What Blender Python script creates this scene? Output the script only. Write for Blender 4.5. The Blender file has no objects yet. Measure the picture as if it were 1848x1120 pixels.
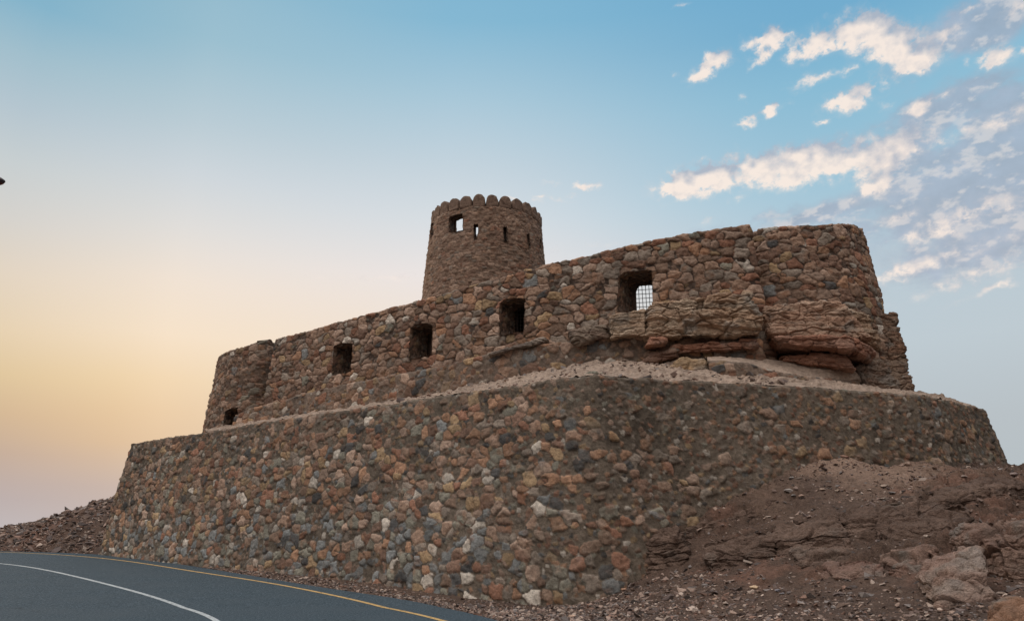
import bpy, math, random
import numpy as np
from mathutils import Vector

scene = bpy.context.scene
COL = scene.collection
random.seed(7)

# ------------------------------------------------------------------ camera
F_PX, HOR = 1330.0, 970.0                      # focal length and horizon in photo pixels (1848 wide)
PITCH = math.atan((HOR - 560) / F_PX)
CAM_Z = 1.6
cam_d = bpy.data.cameras.new("camera")
cam = bpy.data.objects.new("camera", cam_d)
COL.objects.link(cam)
cam.location = (0, 0, CAM_Z)
cam.rotation_euler = (math.pi / 2 + PITCH, 0, 0)
cam_d.sensor_width = 36
cam_d.lens = 36 * F_PX / 1848
cam_d.clip_start = 0.1
cam_d.clip_end = 12000
scene.camera = cam

# ------------------------------------------------------------------ exposure
scene.view_settings.view_transform = 'Standard'
scene.view_settings.look = 'None'
scene.view_settings.gamma = 1
scene.view_settings.exposure = 0

# ------------------------------------------------------------------ sun (behind the haze, low at the left back)
SUN_AZ, SUN_EL = math.radians(-50), math.radians(6)
sd = bpy.data.lights.new("sun", 'SUN')
sd.energy = 0.8
sd.angle = math.radians(14)
sd.color = (1.0, 0.72, 0.45)
sun = bpy.data.objects.new("sun", sd)
COL.objects.link(sun)
sdir = Vector((math.sin(SUN_AZ) * math.cos(SUN_EL), math.cos(SUN_AZ) * math.cos(SUN_EL), math.sin(SUN_EL)))
sun.rotation_euler = sdir.to_track_quat('Z', 'Y').to_euler()
sun.location = sdir * 200

# ------------------------------------------------------------------ pixel / ray helpers used for surveying the site
_c, _s = math.cos(PITCH), math.sin(PITCH)


def ray(u, v):
    x = (u - 924) / F_PX
    y = (560 - v) / F_PX
    return np.array([x, _c - y * _s, _s + y * _c])


def PY(u, v, Y):
    d = ray(u, v)
    return d * (Y / d[1]) + np.array([0, 0, CAM_Z])


def PZ(u, v, Z):
    d = ray(u, v)
    return d * ((Z - CAM_Z) / d[2]) + np.array([0, 0, CAM_Z])


RK = 0.045


def road_z(Y):
    Y = np.asarray(Y, float)
    z = RK * np.maximum(0, Y - 19)
    return np.where(Y > 38, RK * 19 + (1 - np.exp(-(Y - 38) / 6)) * RK * 6, z)


def PR(u, v, dz=0.0):
    d = ray(u, v)
    m = d[2] / d[1]
    h = CAM_Z - dz
    Y = -h / m if m < 0 else 999
    if Y > 19 or Y < 0:
        Y = (h + RK * 19) / (RK - m)
    return PY(u, v, Y)


def project(p):
    x = p[..., 0]
    y = p[..., 1]
    z = p[..., 2] - CAM_Z
    f = y * _c + z * _s
    up = -y * _s + z * _c
    return 924 + F_PX * x / f, 560 - F_PX * up / f


def azel(u, v):
    d = ray(u, v)
    d = d / np.linalg.norm(d)
    return math.atan2(d[0], d[1]), math.asin(d[2])


# ------------------------------------------------------------------ world
world = bpy.data.worlds.new("World")
scene.world = world
world.use_nodes = True
WT = world.node_tree
WT.nodes.clear()


class NB:
    """small node-building helper"""

    def __init__(self, tree):
        self.t = tree

    def n(self, typ, **kw):
        nd = self.t.nodes.new(typ)
        for k, v in kw.items():
            setattr(nd, k, v)
        return nd

    def link(self, a, b):
        self.t.links.new(a, b)

    def put(self, sock, v):
        if isinstance(v, bpy.types.NodeSocket):
            self.link(v, sock)
        elif v is not None:
            sock.default_value = v

    def math(self, op, a, b=None, c=None, clamp=False):
        nd = self.n('ShaderNodeMath', operation=op, use_clamp=clamp)
        self.put(nd.inputs[0], a)
        self.put(nd.inputs[1], b)
        self.put(nd.inputs[2], c)
        return nd.outputs[0]

    def vmath(self, op, a, b=None):
        nd = self.n('ShaderNodeVectorMath', operation=op)
        self.put(nd.inputs[0], a)
        self.put(nd.inputs[1], b)
        return nd.outputs[0]

    def maprange(self, v, a, b, c=0.0, d=1.0, smooth=True):
        nd = self.n('ShaderNodeMapRange')
        nd.interpolation_type = 'SMOOTHSTEP' if smooth else 'LINEAR'
        self.put(nd.inputs['Value'], v)
        for k, x in zip(('From Min', 'From Max', 'To Min', 'To Max'), (a, b, c, d)):
            self.put(nd.inputs[k], x)
        return nd.outputs['Result']

    def ramp(self, fac, stops, interp='LINEAR'):
        nd = self.n('ShaderNodeValToRGB')
        cr = nd.color_ramp
        cr.interpolation = interp
        while len(cr.elements) > 1:
            cr.elements.remove(cr.elements[-1])
        cr.elements[0].position = stops[0][0]
        cr.elements[0].color = (*stops[0][1], 1)
        for p, c in stops[1:]:
            e = cr.elements.new(p)
            e.color = (*c, 1)
        self.link(fac, nd.inputs[0])
        return nd.outputs[0]

    def mix(self, fac, a, b, blend='MIX'):
        nd = self.n('ShaderNodeMix', data_type='RGBA', blend_type=blend)
        nd.clamp_factor = True
        self.put(nd.inputs[0], fac)
        for s, v in ((nd.inputs[6], a), (nd.inputs[7], b)):
            if isinstance(v, tuple) and len(v) == 3:
                v = (*v, 1)
            self.put(s, v)
        return nd.outputs[2]

    def noise(self, vec, scale, detail=4, rough=0.5, dist=0.0, out='Fac'):
        nd = self.n('ShaderNodeTexNoise')
        self.put(nd.inputs['Vector'], vec)
        self.put(nd.inputs['Scale'], scale)
        nd.inputs['Detail'].default_value = detail
        nd.inputs['Roughness'].default_value = rough
        nd.inputs['Distortion'].default_value = dist
        return nd.outputs[out]


def lin(r, g, b):
    def f(c):
        c /= 255
        return c / 12.92 if c <= 0.04045 else ((c + 0.055) / 1.055) ** 2.4
    return (f(r), f(g), f(b))


def build_world():
    b = NB(WT)
    tc = b.n('ShaderNodeTexCoord')
    nrm = b.vmath('NORMALIZE', tc.outputs['Generated'])
    sp = b.n('ShaderNodeSeparateXYZ')
    b.link(nrm, sp.inputs[0])
    az = b.math('ARCTAN2', sp.outputs[0], sp.outputs[1])
    el = b.math('ARCSINE', sp.outputs[2])
    t = b.maprange(el, 0, math.radians(60), smooth=False)

    def e(v, u=924):
        return min(max(azel(u, v)[1] / math.radians(60), 0), 1)
    # sunset side (left)
    L = b.ramp(t, [(0, lin(186, 184, 190)), (e(900, 60), lin(180, 170, 172)), (e(820, 60), lin(190, 168, 154)), (e(750, 60), lin(208, 180, 148)),
                   (e(680, 60), lin(222, 197, 157)), (e(600, 60), lin(230, 209, 178)), (e(500, 60), lin(227, 213, 195)), (e(400, 60), lin(214, 211, 206)),
                   (e(300, 60), lin(201, 208, 210)), (e(200, 60), lin(182, 199, 209)), (e(100, 60), lin(162, 192, 206)), (e(5, 60), lin(134, 181, 204)), (1, lin(110, 165, 200))])
    G = b.ramp(t, [(0, lin(196, 186, 184)), (e(880, 280), lin(205, 184, 172)), (e(800, 280), lin(230, 197, 160)), (e(740, 280), lin(238, 206, 166)),
                   (e(680, 280), lin(245, 217, 178)), (e(600, 280), lin(249, 228, 202)), (e(500, 280), lin(243, 228, 212)), (e(400, 280), lin(226, 223, 219)),
                   (e(300, 280), lin(208, 215, 220)), (e(200, 280), lin(187, 205, 214)), (e(40, 280), lin(156, 192, 208)), (1, lin(110, 165, 200))])
    M = b.ramp(t, [(0, lin(205, 195, 192)), (e(800), lin(232, 212, 192)), (e(650), lin(244, 226, 206)), (e(500), lin(237, 230, 228)),
                   (e(400), lin(217, 223, 228)), (e(300), lin(197, 212, 222)), (e(180), lin(170, 201, 218)), (e(40), lin(134, 185, 212)), (1, lin(95, 160, 205))])
    R = b.ramp(t, [(0, lin(182, 190, 194)), (e(750, 1750), lin(186, 194, 199)), (e(600, 1750), lin(192, 204, 211)), (e(450, 1700), lin(188, 204, 214)),
                   (e(300, 1600), lin(160, 198, 217)), (e(150, 1500), lin(137, 188, 214)), (e(20, 1500), lin(116, 174, 208)), (1, lin(90, 155, 205))])
    a0, ag, am, a1 = azel(20, 600)[0], azel(260, 600)[0], azel(800, 500)[0], azel(1600, 500)[0]
    col = b.mix(b.maprange(az, a0 - .03, ag + .03, smooth=False), L, G)
    col = b.mix(b.maprange(az, ag - .02, am, smooth=False), col, M)
    col = b.mix(b.maprange(az, am, a1), col, R)
    # unseen sky overhead and behind the camera, boosted high up to light the shaded walls
    back = b.maprange(b.math('ABSOLUTE', az), math.radians(55), math.radians(110))
    top = b.maprange(el, math.radians(42), math.radians(75))
    lit = b.math('MAXIMUM', back, top)
    backcol = b.ramp(t, [(0, (.15, .13, .12)), (.25, (.32, .285, .26)), (.6, (.92, .845, .80)), (1, (2.2, 2.04, 1.92))])
    # the sky on the sunset side (west, left) stays brighter than the dusk side
    side = b.maprange(sp.outputs[0], -.6, .6, 1.42, .62)
    scl = b.n('ShaderNodeVectorMath', operation='SCALE')
    b.link(backcol, scl.inputs[0])
    b.link(side, scl.inputs['Scale'])
    backcol = scl.outputs[0]
    col = b.mix(lit, col, backcol)
    # physical sky adds a little of the real sunset falloff
    ns = b.n('ShaderNodeTexSky', sky_type='NISHITA')
    ns.sun_disc = False
    ns.sun_elevation = SUN_EL
    ns.sun_rotation = SUN_AZ
    bg1 = b.n('ShaderNodeBackground')
    b.link(col, bg1.inputs[0])
    bg1.inputs[1].default_value = 0.98
    bg2 = b.n('ShaderNodeBackground')
    b.link(ns.outputs[0], bg2.inputs[0])
    bg2.inputs[1].default_value = 0.001
    add = b.n('ShaderNodeAddShader')
    b.link(bg1.outputs[0], add.inputs[0])
    b.link(bg2.outputs[0], add.inputs[1])
    out = b.n('ShaderNodeOutputWorld')
    b.link(add.outputs[0], out.inputs[0])


build_world()

# ------------------------------------------------------------------ numpy noise


def _hash(ix, iy, iz, seed):
    h = (ix.astype(np.int64) * 374761393 + iy.astype(np.int64) * 668265263 + iz.astype(np.int64) * 2147483647 + seed * 974634777) & 0xFFFFFFFF
    h = ((h ^ (h >> 13)) * 1274126177) & 0xFFFFFFFF
    h = ((h ^ (h >> 16)) * 2246822519) & 0xFFFFFFFF
    return (h ^ (h >> 15)) & 0xFFFFFF


def rnd(ix, iy, seed):
    return _hash(np.asarray(ix), np.asarray(iy), np.zeros_like(np.asarray(ix)), seed) / float(0x1000000)


def vnoise(x, y, z, seed=0):
    """smooth value noise, about -1..1"""
    x, y, z = np.broadcast_arrays(np.asarray(x, float), np.asarray(y, float), np.asarray(z, float))
    xi, yi, zi = np.floor(x).astype(np.int64), np.floor(y).astype(np.int64), np.floor(z).astype(np.int64)
    fx, fy, fz = x - xi, y - yi, z - zi
    fx = fx * fx * (3 - 2 * fx)
    fy = fy * fy * (3 - 2 * fy)
    fz = fz * fz * (3 - 2 * fz)
    r = 0
    for dx in (0, 1):
        for dy in (0, 1):
            for dz in (0, 1):
                w = (fx if dx else 1 - fx) * (fy if dy else 1 - fy) * (fz if dz else 1 - fz)
                r = r + w * (_hash(xi + dx, yi + dy, zi + dz, seed) / float(0x800000) - 1)
    return r


def fbm(x, y, z=0.0, oct=4, seed=0, gain=.5, lac=2.03):
    a, s, r = 1.0, 0.0, 0
    for o in range(oct):
        r = r + a * vnoise(x * lac ** o + o * 17.3, y * lac ** o - o * 9.1, np.asarray(z) * lac ** o + o * 4.7, seed + o)
        s += a
        a *= gain
    return r / s


def sstep(a, b, x):
    t = np.clip((x - a) / (b - a), 0, 1)
    return t * t * (3 - 2 * t)


def worley(x, y, z, seed):
    xi, yi, zi = [np.floor(q).astype(np.int64) for q in (x, y, z)]
    F1 = np.full(x.shape, 9.)
    F2 = np.full(x.shape, 9.)
    idv = np.zeros(x.shape)
    for dx in (-1, 0, 1):
        for dy in (-1, 0, 1):
            for dz in (-1, 0, 1):
                a, b, c = xi + dx, yi + dy, zi + dz
                px = a + .5 + .8 * (_hash(a, b, c, seed) / float(0x1000000) - .5)
                py = b + .5 + .8 * (_hash(a, b, c, seed + 1) / float(0x1000000) - .5)
                pz = c + .5 + .8 * (_hash(a, b, c, seed + 2) / float(0x1000000) - .5)
                d = np.sqrt((x - px) ** 2 + (y - py) ** 2 + (z - pz) ** 2)
                m = d < F1
                F2 = np.where(m, F1, np.minimum(F2, d))
                idv = np.where(m, _hash(a, b, c, seed + 3) / float(0x1000000), idv)
                F1 = np.where(m, d, F1)
    return F1, F2 - F1, idv


# ------------------------------------------------------------------ mesh helpers


def mesh_obj(name, verts, faces, mat, parent=None, col=None, smooth=True):
    """faces: (n,4) or (n,3) int array"""
    me = bpy.data.meshes.new(name)
    verts = np.asarray(verts, np.float32).reshape(-1, 3)
    faces = np.asarray(faces, np.int32)
    nf, k = faces.shape
    me.vertices.add(len(verts))
    me.vertices.foreach_set("co", verts.ravel())
    me.loops.add(nf * k)
    me.loops.foreach_set("vertex_index", faces.ravel())
    me.polygons.add(nf)
    me.polygons.foreach_set("loop_start", np.arange(0, nf * k, k, dtype=np.int32))
    me.polygons.foreach_set("loop_total", np.full(nf, k, np.int32))
    me.update(calc_edges=True)
    me.polygons.foreach_set("use_smooth", np.full(nf, smooth, bool))
    if col is not None:
        at = me.color_attributes.new("Col", 'FLOAT_COLOR', 'POINT')
        c = np.ones((len(verts), 4), np.float32)
        c[:, :col.shape[1]] = col
        at.data.foreach_set("color", c.ravel())
    me.materials.append(mat)
    me.validate()
    ob = bpy.data.objects.new(name, me)
    COL.objects.link(ob)
    if parent is not None:
        ob.parent = parent
    return ob


def tag(o, label=None, cat=None, group=None, kind=None):
    if label:
        o['label'] = label
    if cat:
        o['category'] = cat
    if group:
        o['group'] = group
    if kind:
        o['kind'] = kind
    return o


def empty(name, label, cat, loc=(0, 0, 0), group=None):
    o = bpy.data.objects.new(name, None)
    COL.objects.link(o)
    o.location = loc
    return tag(o, label, cat, group)


def setparent(ch, par):
    """parent keeping world place (parents are never rotated)"""
    ch.parent = par
    ch.location = ch.location - par.location
    return ch


def grid_faces(nr, nc, base=0, keep=None):
    i = np.arange(nr - 1)[:, None] * nc + np.arange(nc - 1)[None, :] + base
    f = np.stack([i, i + nc, i + nc + 1, i + 1], -1)
    if keep is not None:
        f = f[keep]
    return f.reshape(-1, 4)


def resample(pts, ds, smooth=True):
    """Catmull-Rom through pts (n,k), then even spacing ds by xyz length"""
    P = np.asarray(pts, float)
    if smooth and len(P) > 2:
        Q = np.vstack([2 * P[0] - P[1], P, 2 * P[-1] - P[-2]])
        out = []
        for i in range(1, len(Q) - 2):
            t = np.linspace(0, 1, 40, endpoint=False)[:, None]
            p0, p1, p2, p3 = Q[i - 1], Q[i], Q[i + 1], Q[i + 2]
            d01 = max(np.linalg.norm(p1 - p0), 1e-4) ** .5
            d12 = max(np.linalg.norm(p2 - p1), 1e-4) ** .5
            d23 = max(np.linalg.norm(p3 - p2), 1e-4) ** .5
            m1 = (p2 - p1) + d12 * ((p1 - p0) / d01 - (p2 - p0) / (d01 + d12))
            m2 = (p2 - p1) + d12 * ((p3 - p2) / d23 - (p3 - p1) / (d12 + d23))
            out.append((2 * t ** 3 - 3 * t ** 2 + 1) * p1 + (t ** 3 - 2 * t ** 2 + t) * m1 + (-2 * t ** 3 + 3 * t ** 2) * p2 + (t ** 3 - t ** 2) * m2)
        P = np.vstack(out + [P[-1:]])
    L = np.concatenate([[0], np.cumsum(np.linalg.norm(np.diff(P[:, :3], axis=0), axis=1))])
    n = max(2, int(L[-1] / ds) + 1)
    S = np.linspace(0, L[-1], n)
    return np.stack([np.interp(S, L, P[:, k]) for k in range(P.shape[1])], 1), S


def smooth1(a, n):
    if n < 1:
        return a
    k = np.hanning(2 * n + 3)[1:-1]
    k /= k.sum()
    pad = np.pad(a, ((len(k) // 2, len(k) // 2), (0, 0)), mode='edge')
    return np.stack([np.convolve(pad[:, i], k, 'valid') for i in range(a.shape[1])], 1)


# ------------------------------------------------------------------ rubble masonry
PAL = {
    'rust': (.265, .14, .095), 'orange': (.345, .205, .132), 'ochre': (.34, .24, .145), 'pink': (.37, .265, .205), 'brown': (.20, .125, .092),
    'umber': (.28, .19, .14), 'grey': (.25, .208, .172), 'blue': (.20, .21, .21), 'dark': (.08, .08, .08), 'pale': (.50, .45, .39), 'green': (.23, .22, .18),
}


def pick(r, weights):
    names = list(weights)
    w = np.array([np.broadcast_to(weights[n], r.shape) for n in names], float)
    w = w / w.sum(0)
    cum = np.cumsum(w, 0)
    idx = (r[None] > cum).sum(0).clip(0, len(names) - 1)
    tab = np.array([PAL[n] for n in names])
    return tab[idx]


def rubble(S, H, cw, ch, seed, size=1.0, power=3.6, gapk=1.0, rot=.45, jit=.75):
    """irregular stones: returns mask (0 mortar..1 stone), dome, local coords, random ids"""
    e1 = fbm(S * 1.3, H * 1.3, 3.1, 2, seed + 50)
    e2 = fbm(S * 1.3, H * 1.3, 9.7, 2, seed + 60)
    S = S + e1 * .22 * cw
    H = H + e2 * .35 * ch
    fine = fbm(S * 4.5, H * 4.5, 1.7, 3, seed + 70, .55) * .20
    j0 = np.floor(H / ch).astype(np.int64)
    F1 = np.full(S.shape, 9.)
    F2 = np.full(S.shape, 9.)
    ids = [np.zeros(S.shape) for _ in range(4)]
    LX = np.zeros(S.shape)
    LY = np.zeros(S.shape)
    for dj in (-2, -1, 0, 1, 2):
        j = j0 + dj
        off = rnd(j, j * 0 + 5, seed) * 1.0
        i0 = np.floor(S / cw + off).astype(np.int64)
        for di in (-1, 0, 1):
            i = i0 + di
            a = [rnd(i, j, seed + q) for q in range(1, 9)]
            px = (i + .5 + (a[0] - .5) * jit - off) * cw
            py = (j + .5 + (a[1] - .5) * jit) * ch
            sz = size * (.54 + .78 * a[2])
            ax = .85 + .4 * a[3]
            th = (a[4] - .5) * 2 * rot
            dx, dy = S - px, H - py
            lx = (dx * np.cos(th) + dy * np.sin(th)) / (cw * .55 * sz * ax)
            ly = (-dx * np.sin(th) + dy * np.cos(th)) / (ch * .60 * sz / ax)
            pw = power * (.7 + 1.1 * a[6])
            f = (np.abs(lx) ** pw + np.abs(ly + .16 * (a[7] - .5) * lx) ** pw) ** (1 / pw)
            new = f < F1
            F2 = np.where(new, F1, np.minimum(F2, f))
            F1 = np.where(new, f, F1)
            for q in range(4):
                ids[q] = np.where(new, a[4 + q], ids[q])
            LX = np.where(new, lx, LX)
            LY = np.where(new, ly, LY)
    m = np.minimum((F2 - F1) * .55 * gapk, 1.12 - F1) + fine * .45
    mask = sstep(.015, .11, m)
    dome = sstep(0, .45, m)
    return mask, dome, LX, LY, ids


def masonry(S, H, st):
    """displacement (m) and colour for a stone wall; st = style dict"""
    sd_ = st['seed']
    mk, dome, lx, ly, ids = rubble(S, H, st['cw'], st['ch'], sd_, st.get('size', 1), gapk=st.get('gapk', 1), rot=st.get('rot', .45))
    keep = ids[0] > st.get('bury', 0.0) * (1 if 'buryf' not in st else st['buryf'](S, H))
    mk = mk * keep
    # small filler stones in the joints
    mk2, dome2, lx2, ly2, ids2 = rubble(S, H, st['cw'] * .42, st['ch'] * .45, sd_ + 900, .95, gapk=1.2, rot=.8)
    mk2 = mk2 * (ids2[0] > st.get('bury2', .45))
    rough = fbm(S * 9, H * 9, 0, 4, sd_ + 31)
    big = fbm(S * .5, H * .5, 0, 3, sd_ + 41)
    tilt = (ids[1] - .5) * lx * .55 + (ids[2] - .5) * ly * .7
    facet = np.abs(fbm(S * 3.6 + ids[3] * 50, H * 4.2, 0, 2, sd_ + 80)) + .5 * np.abs(fbm(S * 9 + ids[3] * 50, H * 11, 0, 3, sd_ + 81))
    A = st.get('amp', .07)
    d1 = mk * (A * (.62 + .38 * dome) * (.6 + .7 * ids[3]) + A * .8 * tilt * mk - A * .35 * facet + rough * A * .16)
    d2 = mk2 * (A * .35 * (.3 + .7 * dome2) + rough * A * .2)
    mort = rough * A * .40 + fbm(S * 3, H * 3, 0, 3, sd_ + 99) * A * .35 - .15 * A
    disp = mort + np.where(mk > 0.02, d1, d2) + big * st.get('wave', .04)
    w = st['weights'](S, H)
    c1 = pick(ids[1] * .5 + ids[3] * .5 if False else ids[1], w)
    c2 = pick(ids2[1], w)
    br1 = (.62 + .72 * ids[2])[..., None]
    br2 = (.60 + .5 * ids2[2])[..., None]
    mot = 1 + .34 * fbm(S * 7, H * 8, 0, 4, sd_ + 12, .6)[..., None]
    mot2 = fbm(S * 3.2 + 40, H * 3.2, 0, 3, sd_ + 13)[..., None]
    rustv = np.array((.30, .14, .07))
    c1 = c1 * br1 * mot
    c1 = c1 + (rustv - c1) * np.clip(mot2 * 1.2 - .30, 0, .4)
    c2 = c2 * br2 * mot * .8
    mc = np.array(st.get('mortar', (.16, .128, .105))) * (1 + .40 * rough[..., None] + .35 * big[..., None] + .35 * fbm(S * 3, H * 4, 0, 4, sd_ + 18)[..., None])
    k2 = (mk2 * .8)[..., None]
    col = mc * (1 - k2) + c2 * k2
    k1 = (sstep(.30, .80, mk) * st.get('show', .95))[..., None]
    if 'veil' in st:                      # mortar smeared over the stone faces
        k1 = k1 * (1 - st['veil'](S, H))[..., None]
    col = col * (1 - k1) + c1 * k1
    # dusty streaks
    col = col * (1 + .12 * fbm(S * .8, H * .5, 0, 3, sd_ + 14))[..., None]
    return disp, np.clip(col, .015, .8)


def wall_mesh(name, T, B, mat, style, ds=.03, dh=None, thick=1.0, back=None, parent=None, holes=(), s_off=0.0, capn=10, ends=(False, False), label=None, tint=None, anchor=None):
    """T, B : top and bottom curves (n,3) of equal length. Front = right-hand side when walking the curve is handled by 'out' sign.
    holes : list of (s,z) polygons cut out of front and back."""
    dh = dh or ds
    Tn = np.asarray(T)
    Bn = np.asarray(B)
    n = len(Tn)
    L = np.concatenate([[0], np.cumsum(np.linalg.norm(np.diff(Tn[:, :2], axis=0), axis=1))]) + s_off
    tang = np.gradient(Tn[:, :2], axis=0)
    tang = smooth1(tang, 6)
    tang /= np.linalg.norm(tang, axis=1)[:, None] + 1e-9
    nrm = np.stack([tang[:, 1], -tang[:, 0]], 1)      # outward for curves that run left->right seen from outside
    height = (Tn - Bn)
    hl = np.linalg.norm(height, axis=1)
    nr = max(3, int(hl.max() / dh) + 1)
    k = np.linspace(0, 1, nr)[:, None, None]
    base = Tn[None] * (1 - k) + Bn[None] * k
    Z = base[..., 2]
    S = np.broadcast_to(L[None], Z.shape)
    SP = S
    if anchor is not None:                # measure courses along each row so stones keep their size where the batter fans out
        seg = np.linalg.norm(np.diff(base[..., :2], axis=1), axis=2)
        SP = np.concatenate([np.zeros((nr, 1)), np.cumsum(seg, 1)], 1)
        SP = SP - SP[:, anchor:anchor + 1] + L[anchor]
    disp, col = masonry(SP, Z, style)
    # ragged coping at the top edge: lower the very top a little and round it over
    kk = (hl[None] * k[..., 0])
    rounding = -.05 * (1 - sstep(0, .09, kk))
    disp = disp + rounding
    for (poly, _) in holes:
        pass
    out = np.concatenate([nrm, np.full((n, 1), .12)], 1)
    pos = base + out[None] * disp[..., None]
    rag = fbm(L * 2.3, 0, 0, 3, style['seed'] + 7) * .05 + fbm(L * 9, 0, 0, 2, style['seed'] + 8) * .02
    pos[..., 2] += (rag[None] * (1 - sstep(0, .25, kk)))
    keep = np.ones((nr - 1, n - 1), bool)
    cS = (S[:-1, :-1] + S[1:, 1:]) * .5
    cZ = (Z[:-1, :-1] + Z[1:, 1:]) * .5
    for (poly, _) in holes:
        keep &= ~inside(cS, cZ, poly)
    verts = [pos.reshape(-1, 3)]
    cols = [col.reshape(-1, 3)]
    faces = [grid_faces(nr, n, 0, keep)]
    cnt = nr * n
    if thick > 0:
        # cap
        q = np.linspace(0, 1, capn)[1:, None, None]
        inner = np.concatenate([nrm, np.zeros((n, 1))], 1)
        top = pos[0][None]
        cap = top - inner[None] * (thick * q)
        nz = fbm(cap[..., 0] * 3, cap[..., 1] * 3, 0, 3, style['seed'] + 5) * .02 - .035 * q[..., 0]
        cap[..., 2] += nz
        cc = np.array(style.get('capcol', (.30, .24, .19))) * (1 + .25 * fbm(cap[..., 0] * 5, cap[..., 1] * 5, 0, 3, 77))[..., None]
        verts.append(cap.reshape(-1, 3))
        cols.append(cc.reshape(-1, 3))
        nb = cnt
        # stitch row 0 of front with first cap row
        a = np.arange(n - 1)
        faces.append(np.stack([a + 1, nb + a + 1, nb + a, a], 1))
        faces.append(grid_faces(capn - 1, n, nb)[:, ::-1])
        cnt += (capn - 1) * n
        # back
        zb = Bn[:, 2] if back is None else np.full(n, back)
        nbk = 50
        qq = np.linspace(0, 1, nbk)[1:, None]
        last = cap[-1]
        bk = np.repeat(last[None], nbk - 1, 0)
        bk[..., 2] = last[None, :, 2] * (1 - qq) + zb[None] * qq
        bk[..., :2] -= nrm[None] * .02 * vnoise(L * 4, qq * 14, 0, 3)[..., None]
        verts.append(bk.reshape(-1, 3))
        bc = np.array(style.get('mortar', (.16, .128, .105))) * (1.2 + .5 * vnoise(L * 3, qq * 12, 0, 5)[..., None])
        bc = np.broadcast_to(bc, bk.shape)
        cols.append(bc.reshape(-1, 3))
        b0 = cnt
        p0 = cnt - n
        faces.append(np.stack([p0 + a + 1, b0 + a + 1, b0 + a, p0 + a], 1))
        kb = np.ones((nbk - 2, n - 1), bool)
        cSb = np.broadcast_to((L[:-1] + L[1:]) * .5, kb.shape)
        cZb = (bk[:-1, :-1, 2] + bk[1:, 1:, 2]) * .5
        for (poly, pb) in holes:
            kb &= ~inside(cSb, cZb, pb)
        faces.append(grid_faces(nbk - 1, n, b0, kb)[:, ::-1])
        cnt += (nbk - 1) * n
    V = np.concatenate(verts)
    C = np.concatenate(cols)
    if tint is not None:
        C = tint(V, C)
    ob = mesh_obj(name, V, np.concatenate(faces), mat, parent, C)
    return ob, dict(S=S, Z=Z, base=base, nrm=nrm, L=L, n=n)


def inside(x, y, poly):
    r = np.zeros(x.shape, bool)
    n = len(poly)
    for i in range(n):
        x1, y1 = poly[i]
        x2, y2 = poly[(i + 1) % n]
        if y1 == y2:
            continue
        c = ((y1 > y) != (y2 > y)) & (x < (x2 - x1) * (y - y1) / (y2 - y1) + x1)
        r ^= c
    return r


# ------------------------------------------------------------------ materials


def surf_mat(name, rough=.92, bump=1.0, bscale=(14, 42), attr=True, colfn=None, spec=.2, bdist=.035):
    m = bpy.data.materials.new(name)
    m.use_nodes = True
    t = m.node_tree
    t.nodes.clear()
    b = NB(t)
    out = b.n('ShaderNodeOutputMaterial')
    bs = b.n('ShaderNodeBsdfPrincipled')
    b.link(bs.outputs[0], out.inputs[0])
    tc = b.n('ShaderNodeTexCoord')
    P = tc.outputs['Object']
    n1 = b.noise(P, bscale[0], 5, .65)
    n2 = b.noise(P, bscale[1], 4, .6)
    h = b.math('ADD', n1, b.math('MULTIPLY', n2, .5))
    bm = b.n('ShaderNodeBump')
    bm.inputs['Strength'].default_value = bump
    bm.inputs['Distance'].default_value = bdist
    b.link(h, bm.inputs['Height'])
    b.link(bm.outputs[0], bs.inputs['Normal'])
    if attr:
        at = b.n('ShaderNodeAttribute', attribute_name='Col')
        base = at.outputs['Color']
    else:
        base = None
    if colfn:
        base = colfn(b, P, base)
    v = b.maprange(n1, .25, .75, .70, 1.30, smooth=False)
    v2 = b.maprange(n2, .3, .7, .72, 1.28, smooth=False)
    sc = b.n('ShaderNodeVectorMath', operation='SCALE')
    b.link(base, sc.inputs[0])
    b.link(b.math('MULTIPLY', v, v2), sc.inputs['Scale'])
    b.link(sc.outputs[0], bs.inputs['Base Color'])
    bs.inputs['Roughness'].default_value = rough
    bs.inputs['Specular IOR Level'].default_value = spec
    return m


M_STONE = surf_mat('rubble_masonry')
M_ROCK = surf_mat('weathered_rock', bump=1.0, bscale=(9, 40), bdist=.07)
M_GROUND = surf_mat('stony_soil', bump=1.0, bscale=(11, 45), bdist=.08)
M_PLASTER = surf_mat('pale_plaster', bump=.5, bscale=(9, 45), bdist=.03)
M_GRAVEL = surf_mat('gravel_stone', bump=.5, bscale=(30, 90))


def solid(name, rgb, rough=.5, metal=0.0, var=.1, scale=20, spec=.4):
    def fn(b, P, base):
        n = b.noise(P, scale, 4, .6)
        return b.ramp(n, [(.3, tuple(c * (1 - var) for c in rgb)), (.7, tuple(min(1, c * (1 + var)) for c in rgb))])
    m = surf_mat(name, rough, .15, (scale, scale * 4), False, fn, spec, .003)
    m.node_tree.nodes['Principled BSDF'].inputs['Metallic'].default_value = metal
    return m


M_IRON = solid('dark_iron', (.03, .026, .024), .6, .6, .3)
M_DARK = solid('shaded_room_stone', (.10, .08, .065), .95, 0, .3, 3)  # interior shade put into the stone colour of rooms behind the openings

# ------------------------------------------------------------------ site curves
LOW_Z = 6.2
low_top = [PZ(u, v, LOW_Z) for (u, v) in [(235, 800), (370, 778.5), (500, 757.5), (640, 737), (780, 716), (900, 698), (985, 686), (1076, 675), (1200, 684),
                                        (1370, 692), (1489, 700), (1655, 711.4), (1716, 722.7), (1779, 737)]]
low_top = [np.array(p) for p in low_top]
dl = low_top[0] - low_top[3]
dl /= np.linalg.norm(dl)
nl = np.array([-dl[1], dl[0], 0])           # left wall: (-.61,-.79) expected sign fixed below
if nl[1] > 0:
    nl = -nl
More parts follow.
